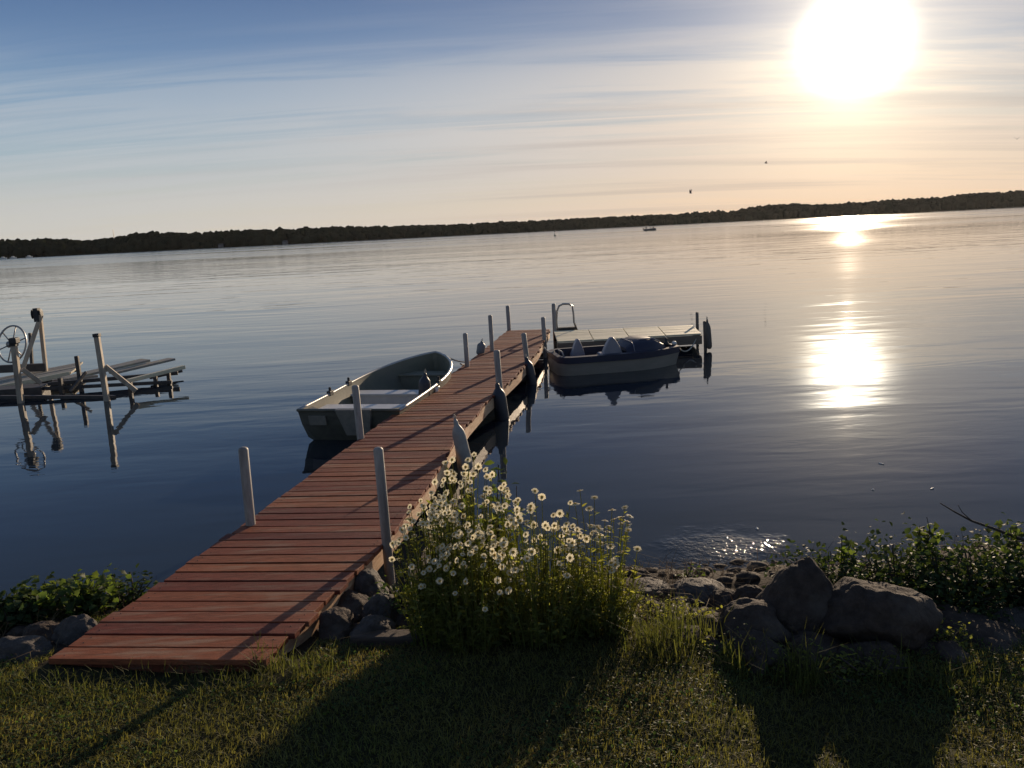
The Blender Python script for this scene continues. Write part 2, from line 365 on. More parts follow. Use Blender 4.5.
# far shore: land, wood
shore = [(-1500, 900), (-1400, 900), (-600, 935), (8, 930), (584, 950), (1500, 995)]
def shore_y(x):
    for (a, b), (c, d) in zip(shore, shore[1:]):
        if a <= x <= c: return b + (d - b) * (x - a) / (c - a)
    return 1000
top_px = [(0, 238), (15, 239.5), (60, 237), (85, 240), (110, 237.5), (140, 232), (200, 231.5), (235, 229), (300, 228), (340, 225.5), (400, 225), (450, 224), (500, 221.5), (550, 219.5), (600, 216.5),
          (650, 214.5), (700, 212), (735, 209.5), (760, 205), (790, 203), (830, 204), (860, 201.5), (900, 198.5), (940, 196), (980, 192), (1024, 190)]
def project(P):
    d = Vector(P) - CAM; return 512 + FPX * d.dot(x2) / d.dot(fw), 384 - FPX * d.dot(u2) / d.dot(fw)
def top_h(x, y):                              # height of the wood above the lake at (x, y)
    px, py = project((x, y, 0)); px = min(max(px, 0), 1024)
    for (a, b), (c, d) in zip(top_px, top_px[1:]):
        if a <= px <= c: t = b + (d - b) * (px - a) / (c - a); break
    return max(6, aty(px, t, y).z)
def land_z(x, y):
    k = y - shore_y(x)
    if k < 0: return -3 + .06 * (k + 50)
    return min(k * .5, .8) + (0 if k < 30 else min(1, (k - 30) / 200) * top_h(x, shore_y(x) + 60) * .35)
lx = np.linspace(-1490, 1490, 200); lv = []
ks = [-6, 0, 6, 30, 70, 140, 240, 300]
V = np.array([(x, shore_y(x) + k, land_z(x, shore_y(x) + k)) for k in ks for x in lx]); i = np.arange(len(V)).reshape(len(ks), len(lx))
F = np.stack([i[:-1, :-1], i[:-1, 1:], i[1:, 1:], i[1:, :-1]], -1).reshape(-1, 4)
fl = link('far_shore', quads_mesh('far_shore', V, F), M['tree']); tag(fl, 'low wooded far shore', 'land', kind='structure')
def ico(sub):
    bm = bmesh.new(); bmesh.ops.create_icosphere(bm, subdivisions=sub, radius=1)
    V = np.array([v.co[:] for v in bm.verts]); F = np.array([[v.index for v in f.verts] for f in bm.faces]); bm.free(); return V, F
I1, F1 = ico(2); I3, F3 = ico(3)
Vs = []; Fs = []; nb = 0
for k in range(5200):
    x = rnd.uniform(-900, 1000); row = rnd.random(); y = shore_y(x) + 5 + row * 95
    th = top_h(x, y) * (.50 + .50 * min(1, row * 1.5 + .15)) * (rnd.uniform(.82, 1.0) if row > .4 else rnd.uniform(.7, 1.0)) * (1.12 if rnd.random() < .03 else 1)
    r = rnd.uniform(2.6, 6.2)
    S = np.array((r, r, r * rnd.uniform(.9, 1.6))); zc = th - S[2]
    jit = 1 + rng.uniform(-.2, .14, (len(I1), 1))
    Vs.append(I1 * jit * S + (x, y, zc)); Fs.append(F1 + nb); nb += len(I1)
    if zc > 3 and k % 2 == 0:
        S2 = np.array((r * 1.3, r, max(zc * .62, 2))); jit = 1 + rng.uniform(-.2, .2, (len(I1), 1))
        Vs.append(I1 * jit * S2 + (x, y, zc * .45)); Fs.append(F1 + nb); nb += len(I1)
fwd = link('far_wood', quads_mesh('far_wood', np.concatenate(Vs), np.concatenate(Fs)), M['tree'])
tag(fwd, 'dark continuous wood along the far shore of the lake', 'wood', kind='stuff')

# evening air
hb = MB().box((-1700, -80, -6), (1700, 1500, 75)).build('haze', [])
def haze_mat():
    m = bpy.data.materials.new('evening_air'); m.use_nodes = True; m.node_tree.nodes.clear(); t = NT(m.node_tree)
    o = t.n('ShaderNodeOutputMaterial'); p = t.n('ShaderNodeVolumePrincipled')
    p.inputs['Color'].default_value = (.95, .95, .97, 1); p.inputs['Density'].default_value = .000012; p.inputs['Anisotropy'].default_value = .55
    t.l(p.outputs[0], o.inputs['Volume']); return m
hb.data.materials.append(haze_mat()); hb['kind'] = 'stuff'; hb['label'] = 'thin evening haze over the lake'; hb['category'] = 'haze'
# small far things
def house(px, py, wd, label, dist=None):
    p = at(px, py, .6); k = 925 / p.y if p.y > 0 else 1; q = aty(px, py, shore_y(aty(px, py, 920).x) + 2)
    e = empty('house', (q.x, q.y, .3), 0, label, 'house', 'pale houses on the far shore')
    MB().box((-wd / 2, -2.5, 0), (wd / 2, 2.5, 2.6)).build('wall', M['house'], e)
    MB().hexa([(-wd / 2 - .5, -3, 2.6), (wd / 2 + .5, -3, 2.6), (wd / 2 + .5, 3, 2.6), (-wd / 2 - .5, 3, 2.6)],
              [(-wd / 2 + .5, -.2, 4.2), (wd / 2 - .5, -.2, 4.2), (wd / 2 - .5, .2, 4.2), (-wd / 2 + .5, .2, 4.2)]).build('roof', M['roof'], e)
house(221, 246.5, 4.5, 'pale house half hidden in trees, left one of two on the far shore')
house(285, 240.5, 5, 'pale house half hidden in trees, right one of two on the far shore')
lm = [(3, 257, 'moored white boat at the far left edge of the lake, end of the row'), (13, 256.3, 'moored white boat second from the left edge, below the far trees'), (29, 255.3, 'moored white boat rightmost of three below the far trees')]
for px, py, lab in lm:
    q = aty(px, py, 880); e = empty('moored_boat', (q.x, q.y, 0), rnd.uniform(-.3, .3), lab, 'boat', 'white boats moored along the far left shore')
    MB().hexa([(-3, -.8, -.2), (3, -.4, -.2), (3, .4, -.2), (-3, .8, -.2)], [(-3.2, -1.2, 1.1), (4, -.2, 1.3), (4, .2, 1.3), (-3.2, 1.2, 1.1)]).build('hull', M['white'], e)
    MB().hexa([(-1.5, -.9, 1.12), (1.5, -.7, 1.12), (1.5, .7, 1.12), (-1.5, .9, 1.12)], [(-1.3, -.8, 2.3), (.8, -.6, 2.3), (.8, .6, 2.3), (-1.3, .8, 2.3)]).build('cabin', M['white'], e)
q = aty(115, 245, 1000); mast = empty('radio_mast', (q.x, q.y, 0), 0, 'thin lattice radio mast rising above the far trees', 'mast')
h = aty(115, 229.5, 1000).z; mb = MB()
for a in range(3):
    c, s_ = math.cos(a * 2.09), math.sin(a * 2.09); mb.tube([(c * .9, s_ * .9, 0), (c * .35, s_ * .35, h)], .14, 5)
for k in range(14):
    z0, z1 = h * k / 14, h * (k + 1) / 14; a = k * 2.09; b = a + 2.09; r0 = .9 - .55 * k / 14
    mb.tube([(math.cos(a) * r0, math.sin(a) * r0, z0), (math.cos(b) * r0, math.sin(b) * r0, z1)], .08, 4)
mb.build('lattice', M['steel'], mast)

# channel marker and the boat out on the lake
q = at(555, 234.6, 0); e = empty('channel_marker', (q.x, 300, 0), 0, 'slim dark channel marker buoy standing in the open lake', 'buoy'); e.location = aty(555, 234.6, 300) * 1; e.location.z = 0
MB().lathe([(.34, -.3), (.36, .35), (.16, .5), (.13, 1.45)], n=10).build('float', M['red'], e, True)
MB().lathe([(.13, 1.45), (.3, 1.5), (.27, 2.0), (.05, 2.05)], n=10).build('top_mark', M['red'], e, True)
def small_person(p, x, h):
    """seated figure, one continuous skin mesh"""
    me = bpy.data.meshes.new('person')
    J = [(0, 0, .0), (0, .0, .28), (0, 0, .5), (0, 0, .62), (0, .02, .78), (.2, 0, .48), (.24, -.1, .22), (.1, -.25, .1), (-.2, 0, .48), (-.24, -.1, .22), (-.1, -.25, .1), (.12, -.4, .02), (.12, -.45, -.35), (-.12, -.4, .02), (-.12, -.45, -.35)]
    Rr = [.17, .17, .16, .07, .12, .075, .055, .045, .075, .055, .045, .1, .07, .1, .07]
    E = [(0, 1), (1, 2), (2, 3), (3, 4), (2, 5), (5, 6), (6, 7), (2, 8), (8, 9), (9, 10), (0, 11), (11, 12), (0, 13), (13, 14)]
    me.from_pydata(J, E, []); o = link('person', me, M['dark']); o.modifiers.new('skin', 'SKIN')
    for k, r in enumerate(Rr): me.skin_vertices[0].data[k].radius = (r, r)
    me.skin_vertices[0].data[0].use_root = True
    sb = o.modifiers.new('sub', 'SUBSURF'); sb.levels = 1; sb.render_levels = 1
    return o
fb = aty(650, 229.2, 330); fb.z = 0
fbo = empty('fishing_boat', fb, R(6), 'small dark fishing boat with anglers, far out on the lake', 'boat')
mb = MB(); st = []
for t_ in np.linspace(0, 1, 9):
    b = .85 * (1 - max(0, (t_ - .45) / .55) ** 2.2) + .03; X = -2.4 + 4.8 * t_; zt = .62 + .25 * t_ ** 2
    st.append([(X, -b, zt), (X, -b * .7, .05), (X, 0, -.15), (X, b * .7, .05), (X, b, zt)])
for a, b in zip(st, st[1:]):
    for k in range(4): mb.add([a[k], a[k + 1], b[k + 1], b[k]], [(0, 1, 2, 3)])
mb.add(st[0], [(0, 1, 2, 3, 4)]); mb.add([s_[0] for s_ in st] + [s_[4] for s_ in st[::-1]], [tuple(range(18))])
mb.build('hull', M['lakeboat'], fbo)
MB().lathe([(.1, 0), (.22, .25), (.24, .6), (.1, .7)], (-2.62, 0, .35), n=8).build('outboard_motor', M['black'], fbo, True)
for X, lab in ((-1.5, 'person in dark clothes seated at the stern of the far boat'), (.1, 'person in dark clothes seated amidships in the far boat'), (1.3, 'person in dark clothes seated near the bow of the far boat')):
    o = small_person(None, X, 0); o.location = (fb.x + X * math.cos(R(6)), fb.y + X * math.sin(R(6)), .8); o.rotation_euler = (0, 0, R(80) + X); tag(o, lab, 'person', 'anglers in the far boat')

# birds
def bird(px, py, dist, sc, rz, flap, lab):
    p = aty(px, py, dist); e = empty('bird', p, rz, lab, 'bird', 'small birds flying above the lake'); e.scale = (sc,) * 3
    MB().lathe([(.005, -.2), (.045, -.1), (.06, 0), (.045, .08), (.03, .11), (.038, .14), (.02, .17), (.004, .2)], ax=Vector((0, 1, .1)), n=8).build('body', M['bird'], e, True)
    for s_ in (-1, 1):
        MB().add([(s_ * .04, .07, .02), (s_ * .04, -.07, .02), (s_ * .22, -.06, .02 + .12 * flap), (s_ * .22, .08, .02 + .13 * flap), (s_ * .45, -.08, .02 + .3 * flap), (s_ * .04, .07, .01), (s_ * .04, -.07, .01), (s_ * .22, -.06, .01 + .12 * flap), (s_ * .22, .08, .01 + .13 * flap)],
                 [(0, 1, 2, 3), (3, 2, 4), (5, 8, 7, 6), (8, 4, 7)]).build('wing', M['bird'], e)
bird(690.5, 193, 60, .62, 1.1, 1.5, 'small dark bird with raised wings, lowest of three over the lake')
bird(766, 163, 90, .9, 1.3, .7, 'tiny bird gliding below and left of the sun')
bird(1017, 139, 60, .5, -.7, 1.1, 'tiny bird flying right of the sun near the picture edge')

# ------------------------------------------------------------------ the red dock
DK = .37
Ledge = [(4.4, -2.72), (6.5, -2.27), (9.3, -1.80), (12.3, -1.24), (14.4, -.82), (16.8, -.42), (19.3, -.03)]
Redge = [(4.25, -1.44), (6.0, -1.01), (7.45, -.81), (9.6, -.60), (11.3, -.31), (13.2, .10), (15.8, .55), (19.1, .95)]
def pl(pts, y):
    if y <= pts[0][0]: (a, b), (c, d) = pts[0], pts[1]
    elif y >= pts[-1][0]: (a, b), (c, d) = pts[-2], pts[-1]
    else:
        for (a, b), (c, d) in zip(pts, pts[1:]):
            if a <= y <= c: break
    return b + (d - b) * (y - a) / (c - a)
dock = empty('dock', (-1.5, 6.0, 0), 0, 'long red-brown stained plank dock running out from the grassy bank', 'dock')
def dpart(mb, name, m, **k):
    o = mb.build(name, m, dock, **k); o.matrix_parent_inverse = Matrix.Translation(-dock.location); return o
mb = MB(); y = 4.41; i = 0
while y < 19.15:
    wd = .130; gap = .021 + rnd.uniform(-.003, .003)
    jl, jr = rnd.gauss(0, .010), rnd.gauss(0, .014); jz = rnd.uniform(-.003, .003); sk = -.15 + rnd.uniform(-.006, .006)
    def q(yy, side):
        if side < 0: yl = yy; return (pl(Ledge, yl) + jl, yl)
        yr = yy + sk * 1.0; return (pl(Redge, yr) + jr, yr)
    a, b, c, d = q(y, -1), q(y, 1), q(y + wd, 1), q(y + wd, -1)
    zt = DK + jz; zb = zt - .034
    e_ = .003
    mb.hexa([(*a, zb), (*b, zb), (*c, zb), (*d, zb)], [(*a, zt + rnd.uniform(-.002, .002)), (*b, zt + rnd.uniform(-.002, .002)), (*c, zt), (*d, zt)])
    if y < 10:                                   # nail heads, two at each end
        mb.m = 1
        for (p0, p1), off in (((a, d), .07), ((b, c), -.07)):
            for u in (.25, .75):
                mb.lathe([(.0045, zt - .004), (.0045, zt + .0025), (.001, zt + .003)], (p0[0] * (1 - u) + p1[0] * u + off, p0[1] * (1 - u) + p1[1] * u, 0), n=6)
        mb.m = 0
    y += wd + gap; i += 1
dk = dpart(mb, 'deck_boards', [M['deck'], M['black']], bevel=.004)
def side_board(edge, off, name, m, y0, y1, zt, zb, n=14):
    mb = MB(); yy = np.linspace(y0, y1, n)
    for a, b in zip(yy, yy[1:]):
        xa, xb = pl(edge, a) + off, pl(edge, b) + off; t = .019
        mb.hexa([(xa - t, a, zb), (xa + t, a, zb), (xb + t, b - .002, zb), (xb - t, b - .002, zb)], [(xa - t, a, zt), (xa + t, a, zt), (xb + t, b - .002, zt), (xb - t, b - .002, zt)])
    return dpart(mb, name, m)
side_board(Redge, -.035, 'side_board', M['fascia'], 4.3, 19.0, DK - .04, DK - .19)
side_board(Ledge, .035, 'side_board', M['fascia'], 4.45, 19.2, DK - .04, DK - .235)
mb = MB(); a = (pl(Ledge, 4.46) + .06, 4.445); b = (pl(Redge, 4.28) - .06, 4.305)
mb.beam((*a, DK - .13), (*b, DK - .13), .036, .17); dpart(mb, 'end_board', M['deck'])
for yy in (6.3, 8.8, 11.5, 14.2, 16.8, 18.95):
    mb = MB().beam((pl(Ledge, yy) + .07, yy, DK - .16), (pl(Redge, yy) - .07, yy - .1, DK - .16), .05, .14); dpart(mb, 'cross_beam', M['under'])
def post(px, py, bx, by, y, r=.038, m='post', parent=dock, dark=False):
    """a post whose foot is seen at (bx, by) on the deck edge and top at (px, py)"""
    foot = aty(bx, by, y); top = aty(px, py, y)
    x, z = foot.x, foot.z; tx, tz = top.x, top.z
    zb = -1.1; sl = (tx - x) / (tz - z); sl *= .5
    lo = (tx - sl * (tz - zb), y, zb)
    mb = MB().tube([lo, (tx - sl * (tz - .2), y, .2), (tx - sl * .02, y, tz - .02), (tx - sl * .008, y, tz - .006), (tx, y, tz)], [r, r, r, r * .75, r * .3], 12)
    o = mb.build('post', M[m], parent, True); o.matrix_parent_inverse = Matrix.Translation(-parent.location)
    return o, Vector((tx, y, tz))
post(243, 447, 250, 526, 6.55, .04)
post(355, 385, 362, 440, 9.35, .042)
post(465, 333, 467.5, 367, 14.2, .04)
post(490, 315, 492.5, 352, 15.9, .04)
post(507.5, 305.5, 509.5, 330, 19.25, .045)
post(378, 447, 388, 545, 5.95, .037)
post(496.5, 350, 501, 392, 11.75, .045)
post(523.5, 333, 529.5, 362, 14.4, .045)
post(543, 317, 545, 342, 17.2, .045)
# a pale post of section two, under the white fender
post(455, 428, 464, 470, 8.7, .03)

# fenders hung on the posts
def fender(name, top, bot, r, m, lab, y, back=False):
    p, q = aty(*top, y), aty(*bot, y); L = (p - q).length
    e = empty(name, q, 0, lab, 'boat fender', 'boat fenders hung along the docks')
    ax = (p - q).normalized()
    MB().lathe([(.01, 0), (r * .55, .01 * L), (r * .92, .07 * L), (r, .2 * L), (r, .66 * L), (r * .9, .76 * L), (r * .6, .84 * L), (r * .36, .89 * L), (r * .34, .95 * L), (r * .2, L)], ax=ax, n=18).build('body', M[m], e, True)
    a = ax * L; sd = Vector((1, 0, 0)); mb = MB()
    mb.tube([a - ax * .01, a + ax * .03 + sd * .012, a + ax * .05, a + ax * .03 - sd * .012, a - ax * .01], .006, 6); mb.build('rope', M['rope'], e, True)
    return e
fender('boat_fender', (455, 419), (468, 471), .072, 'fender_mid', 'pale grey fender leaning against the near right side of the red dock', 8.62)
fender('boat_fender', (497, 383), (503.5, 426), .10, 'fender_dark', 'dark fender hanging under the post midway along the right dock side', 11.6)
fender('boat_fender', (526, 357), (533, 389), .095, 'fender_dark', 'dark fender on the second post nearer the moored white boat', 14.25)
fender('boat_fender', (482, 341), (480, 355), .08, 'fender_grey', 'small grey fender on the far left side of the dock', 15.75)
fender('boat_fender', (425, 373), (424, 404), .085, 'fender_dark', 'knobbed dark grey fender between rowboat and dock', 11.75)
fender('boat_fender', (707, 319), (709.5, 349), .06, 'postdark', 'brown fender hanging at the outer corner of the side platform', 17.0)

# cleat + line of the rowboat
cl_ = at(436, 391.5, DK); e = empty('dock_cleat', cl_, R(60), 'small white cleat on the left dock edge beside the rowboat', 'cleat')
MB().tube([(-.09, 0, .06), (-.05, 0, .05), (.05, 0, .05), (.09, 0, .06)], [.012, .018, .018, .012], 8).build('horn', M['white'], e, True)
MB().box((-.035, -.025, 0), (.035, .025, .045)).build('base', M['white'], e, bevel=.006)

# ------------------------------------------------------------------ side platform
plat = empty('side_platform', (2.2, 17.2, 0), 0, 'pale weathered grey plank platform joined to the outer end of the red dock', 'dock')
def ppart(mb, name, m, **k):
    o = mb.build(name, m, plat, **k); o.matrix_parent_inverse = Matrix.Translation(-plat.location); return o
fA, fB = Vector((.97, 16.9, 0)), Vector((3.95, 17.02, 0)); bA, bB = Vector((1.0, 18.7, 0)), Vector((4.1, 18.55, 0))
mb = MB()
for k in range(4):                               # four panels of boards laid lengthwise
    for j in range(11):
        t0, t1 = k / 4, (k + 1) / 4 - .006; u0, u1 = j / 11, (j + 1) / 11 - .005
        def pp(t, u): return fA.lerp(fB, t).lerp(bA.lerp(bB, t), u)
        q4 = (pp(t0, u0), pp(t1, u0), pp(t1, u1), pp(t0, u1)); z = DK - .008 + rnd.uniform(-.003, .003)
        mb.hexa([(v.x, v.y, z - .035) for v in q4], [(v.x, v.y, z) for v in q4])
ppart(mb, 'deck_boards', M['paleboard'], bevel=.004)
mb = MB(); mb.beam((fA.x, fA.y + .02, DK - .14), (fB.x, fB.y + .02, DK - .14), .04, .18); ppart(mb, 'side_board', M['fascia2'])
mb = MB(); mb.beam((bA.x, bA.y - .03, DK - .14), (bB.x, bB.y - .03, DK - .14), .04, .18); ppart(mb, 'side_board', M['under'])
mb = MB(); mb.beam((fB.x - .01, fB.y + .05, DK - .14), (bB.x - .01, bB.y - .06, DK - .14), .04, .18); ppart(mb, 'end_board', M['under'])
post(553.5, 303.5, 555, 331, 18.75, .045, parent=plat)
post(697, 312, 698, 336, 18.6, .035, 'postdark', parent=plat)
post(704.5, 321, 706, 345, 17.05, .035, 'postdark', parent=plat)
# ladder with hoop handrail
lad = empty('dock_ladder', aty(566, 329, 18.75), 0, 'grey tubular hoop handrail of a swim ladder on the platform', 'ladder')
c0 = lad.location
pts = [aty(557, 331, 18.82), aty(556.5, 321, 18.82), aty(557, 311, 18.82), aty(559, 306, 18.82), aty(563, 304, 18.82), aty(569, 304, 18.82), aty(572.5, 306.5, 18.82), aty(573.5, 314, 18.82), aty(574, 322, 18.82), aty(577, 330, 18.82)]
MB().tube([p - c0 for p in pts], .022, 8).build('handrail', M['steel'], lad, True)
p0 = aty(567, 329, 18.85) - c0
MB().box((p0.x - .2, .04, p0.z - .06), (p0.x + .22, .2, p0.z + .04)).build('step', M['black'], lad, bevel=.01)
mb = MB()
for dx in (-.2, .22): mb.tube([(p0.x + dx, .12, p0.z), (p0.x + dx, .16, -1.0 - c0.z)], .02, 6)
mb.build('lower_rail', M['steel'], lad, True)

# ------------------------------------------------------------------ rowboat
def loft(sections, mb, closed_ends=(True, False)):
    n = len(sections[0])
    base = len(mb.v); vs = [p for s_ in sections for p in s_]; fs = []
    for i in range(len(sections) - 1):
        for k in range(n - 1):
            a = i * n + k; fs.append((a, a + 1, a + n + 1, a + n))
    if closed_ends[0]: fs.append(tuple(range(n)))
    if closed_ends[1]: fs.append(tuple(range((len(sections) - 1) * n, len(sections) * n)))
    mb.add(vs, fs)
sternL, sternR = Vector((-2.84, 10.95, 0)), Vector((-1.43, 10.6, 0))
bow = Vector((-1.30, 14.35, 0))
ctr = (sternL + sternR) / 2; axis = (bow - ctr); LEN = axis.length
ra = math.atan2(axis.y, axis.x)
rb = empty('rowboat', ctr, ra, 'open olive-grey aluminium rowboat with pale benches moored left of the dock', 'boat')
def half(t):
    b = .715 + .0 * math.sin(min(t, .6) / .6 * math.pi / 2)
    if t > .35: b *= (1 - ((t - .35) / .65) ** 2.7) ** .78
    return max(b, .0)
def sheer(t): return .43 + .05 * t + .14 * t ** 2.5
def keel(t): return -.13 + .28 * max(0, (t - .72) / .28) ** 2
def section(t, ins=0.0):
    b = max(half(t) - ins, .012); zg = sheer(t); zk = keel(t) + ins * 1.2; X = LEN * t * (1 - ins * .01) + (.0 if t > 0 else 0)
    ch = .80 - .12 * t; rake = .10 * (1 - t) ** 6
    P = []
    for s_ in (1, -1):
        side = [(X - rake * 1.0, s_ * b, zg), (X - rake * .6, s_ * (b * .965), zg * .65 + zk * .35), (X - rake * .2, s_ * b * (ch + .09), zk * .68 + zg * .32), (X + .05 * (1 - t) ** 4, s_ * b * ch * .88, zk + .06), (X + .08 * (1 - t) ** 4, 0, zk)]
        P.append(side)
    return P[0] + P[1][::-1][1:]
ts = list(np.linspace(0, .5, 9)) + list(np.linspace(.55, .9, 9)) + [.93, .955, .975, .99, .998, 1.0]
mb = MB(); loft([section(t) for t in ts], mb, (False, False)); hull = mb.build('hull', M['alu_out'], rb, autosmooth=40)
mb = MB(); S_ = [section(t, .022) for t in ts[1:-2]]; s0 = section(0, .022); s0 = [(p[0] + .03, p[1], p[2]) for p in s0]
loft([s0] + S_, mb, (False, True)); inner = mb.build('inner_lining', M['alu_in'], rb, autosmooth=40)
# transom
mb = MB(); sec = section(0); bk = [(p[0] - .0, p[1], p[2]) for p in sec]; fr = [(p[0] + .032, p[1], p[2]) for p in sec]; n = len(sec)
mb.add(bk + fr, [tuple(range(n)), tuple(range(n, 2 * n))[::-1]] + [(k, k + 1, n + k + 1, n + k) for k in range(n - 1)] + [(n - 1, 0, n, 2 * n - 1)])
tr_ = mb.build('transom', M['alu_out'], rb)
mb = MB(); sz = sheer(0); mb.hexa([(-.095, -.28, sz - .34), (-.06, -.28, sz - .34), (-.06, .05, sz - .34), (-.095, .05, sz - .34)], [(-.165, -.34, sz + .02), (-.06, -.34, sz + .02), (-.06, .16, sz + .02), (-.165, .16, sz + .02)])
mb.build('motor_pad', M['patch'], tr_, bevel=.005)
MB().hexa([(-.10, .32, sz - .2), (-.07, .32, sz - .2), (-.07, .56, sz - .2), (-.10, .56, sz - .2)], [(-.125, .32, sz - .07), (-.07, .32, sz - .07), (-.07, .56, sz - .07), (-.125, .56, sz - .07)]).build('registration_plate', M['patch'], tr_)
# gunwale: continuous rim
for s_ in (1, -1):
    mb = MB(); pts = [(section(t)[0][0], s_ * max(half(t), 0.0), sheer(t) + .004) for t in ts]
    mb.tube(pts, [.022] * len(pts), 8); mb.build('gunwale', M['alu_rim'], rb, True)
mb = MB(); mb.tube([(-.1, half(0), sheer(0) + .004), (-.1, -half(0), sheer(0) + .004)], .02, 8); mb.build('transom_rim', M['alu_out'], rb, True)
def bench(t0, t1, z, name='bench', drop=.22, m='bench'):
    b0, b1 = half(t0) * .95 - .04, half(t1) * .95 - .04; X0, X1 = LEN * t0, LEN * t1
    k0 = .86; q = [(X0, -b0, z), (X1, -b1, z), (X1, b1, z), (X0, b0, z)]
    mb = MB().hexa([(v[0], v[1], z - .03) for v in q], q)
    mb.hexa([(X0 + .02, -b0 * k0, z - drop - .1), (X1 - .02, -b1 * k0, z - drop - .1), (X1 - .02, b1 * k0, z - drop - .1), (X0 + .02, b0 * k0, z - drop - .1)],
            [(X0 + .02, -b0 * .97, z - .032), (X1 - .02, -b1 * .97, z - .032), (X1 - .02, b1 * .97, z - .032), (X0 + .02, b0 * .97, z - .032)])
    return mb.build(name, M[m], rb, bevel=.006)
bench(.04, .17, .36); bench(.39, .475, .34); bench(.80, .90, .36, m='alu_in')
for t, s_ in ((.25, 1), (.43, 1), (.43, -1)):
    X = LEN * t; b = half(t); mb = MB().box((X - .06, s_ * b - .03, sheer(t) - .02), (X + .06, s_ * b + .03, sheer(t) + .05))
    mb.tube([(X, s_ * b, sheer(t) + .04), (X, s_ * b, sheer(t) + .1)], .02, 8); mb.build('oarlock', M['black'], rb, bevel=.008)
# corner brace at the stern, thwart knees
for s_ in (1, -1):
    MB().hexa([(-.02, s_ * .66, .38), (.02, s_ * .42, .38), (.22, s_ * .66, .38), (.2, s_ * .68, .38)], [(-.06, s_ * .69, .41), (0, s_ * .42, .41), (.26, s_ * .68, .41), (.24, s_ * .7, .41)]).build('corner_brace', M['alu_in'], rb)
# mooring lines
def rope(pts, r, lab, name='mooring_line', sag=.0):
    p = [Vector(q) for q in pts]; P = []
    for a, b in zip(p, p[1:]):
        for k in range(8): t = k / 8; P.append(a.lerp(b, t) - Vector((0, 0, sag * 4 * t * (1 - t))))
    P.append(p[-1]); mb = MB().tube(P, r, 6); o = mb.build(name, M['rope'], None, True); tag(o, lab, 'rope', 'mooring lines'); return o
bw = rb.matrix_basis @ Vector((LEN * .95, -half(.95), sheer(.95)))
rope([bw, (pl(Ledge, 14.5) + .03, 14.5, DK + .03), (pl(Ledge, 14.25) - .02, 14.22, DK + .05)], .014, 'pale mooring line from the rowboat bow to the dock edge', sag=.03)

# ------------------------------------------------------------------ pedal boat
pA, pB = Vector((.78, 15.38, 0)), Vector((3.06, 15.72, 0))        # stern and bow, on the centre line
ax_ = (pB - pA); PL = ax_.length; pa = math.atan2(ax_.y, ax_.x); BEAM = 1.25
pb = empty('pedal_boat', pA, pa, 'cream hulled boat with navy deck and white seats beside the side platform', 'boat')
def phalf(t, k=1.0):
    b = BEAM / 2 * k
    if t < .10: b *= (1 - ((.10 - t) / .10) ** 2.5 * .35)
    if t > .55: b *= (1 - ((t - .55) / .45) ** 2.3 * .72)
    return b
tp = [0, .02, .05, .1, .2, .3, .4, .5, .6, .7, .78, .86, .92, .97, 1.0]
def psec(t, z0, z1, k0, k1):
    ov = .10 * max(0, (t - .8) / .2)
    X = PL * t; P = []
    for s_ in (1, -1):
        P.append([(X + ov, s_ * phalf(t, k1), z1), (X + ov * .5, s_ * phalf(t, (k0 + k1) / 2), (z0 + z1) / 2), (X, s_ * phalf(t, k0), z0), (X, 0, z0)])
    return P[0] + P[1][::-1][1:]
mb = MB(); loft([psec(t, -.12, .24, .9, .99) for t in tp], mb, (True, True)); mb.build('hull', M['cream'], pb, autosmooth=45)
# navy rim and recessed cockpit
def ring(mb, z0, z1, ko, ki, t0=0, t1=1):
    N = [t for t in tp if t0 <= t <= t1]
    out_ = [(PL * t + .10 * max(0, (t - .8) / .2), s_, t) for s_ in (1,) for t in N] + [(PL * t + .10 * max(0, (t - .8) / .2), -1, t) for t in N[::-1]]
    def P(k, z, inner):
        r_ = []
        for X, s_, t in out_:
            Xc = X if not inner else PL * .5 + (X - PL * .5) * .93
            r_.append((Xc, s_ * phalf(t, k), z))
        return r_
    a, b, c, d = P(ko, z0, 0), P(ko, z1, 0), P(ki, z1 + .005, 1), P(ki * .97, .12, 1)
    n = len(a); L = a + b + c + d
    fs = []
    for j in range(3):
        for k in range(n): fs.append((j * n + k, j * n + (k + 1) % n, (j + 1) * n + (k + 1) % n, (j + 1) * n + k))
    fs.append(tuple(range(3 * n, 4 * n))); mb.add(L, fs)
mb = MB(); ring(mb, .225, .34, 1.03, .84); mb.build('deck', M['navy'], pb, autosmooth=45)
def wedge(c, w0, h, tw):
    """moulded seat back, seen from behind: broad foot, rounded narrow top"""
    mb = MB(); prof = []
    for k in range(13):
        u = k / 12; a = math.pi * u
        xx = -math.cos(a); hh = math.sin(a) ** .55; prof.append((xx * (.5 - .33 * hh) * w0, hh * h))
    f = [(c.x + a, c.y - .03, c.z + b) for a, b in prof]; g_ = [(c.x + a, c.y + .12, c.z + b * .97) for a, b in prof]
    n = len(f); mb.add(f + g_, [tuple(range(n)), tuple(range(n, 2 * n))[::-1]] + [(k, (k + 1) % n, n + (k + 1) % n, n + k) for k in range(n)])
    mb.box((c.x - w0 * .4, c.y + .121, c.z - .08), (c.x + w0 * .4, c.y + .45, c.z + .06))
    return mb.build('seat', M['seatwhite'], pb, bevel=.02)
wedge(Vector((.56, .30, .2)), .28, .35, 0); wedge(Vector((1.05, -.36, .24)), .44, .39, 0)
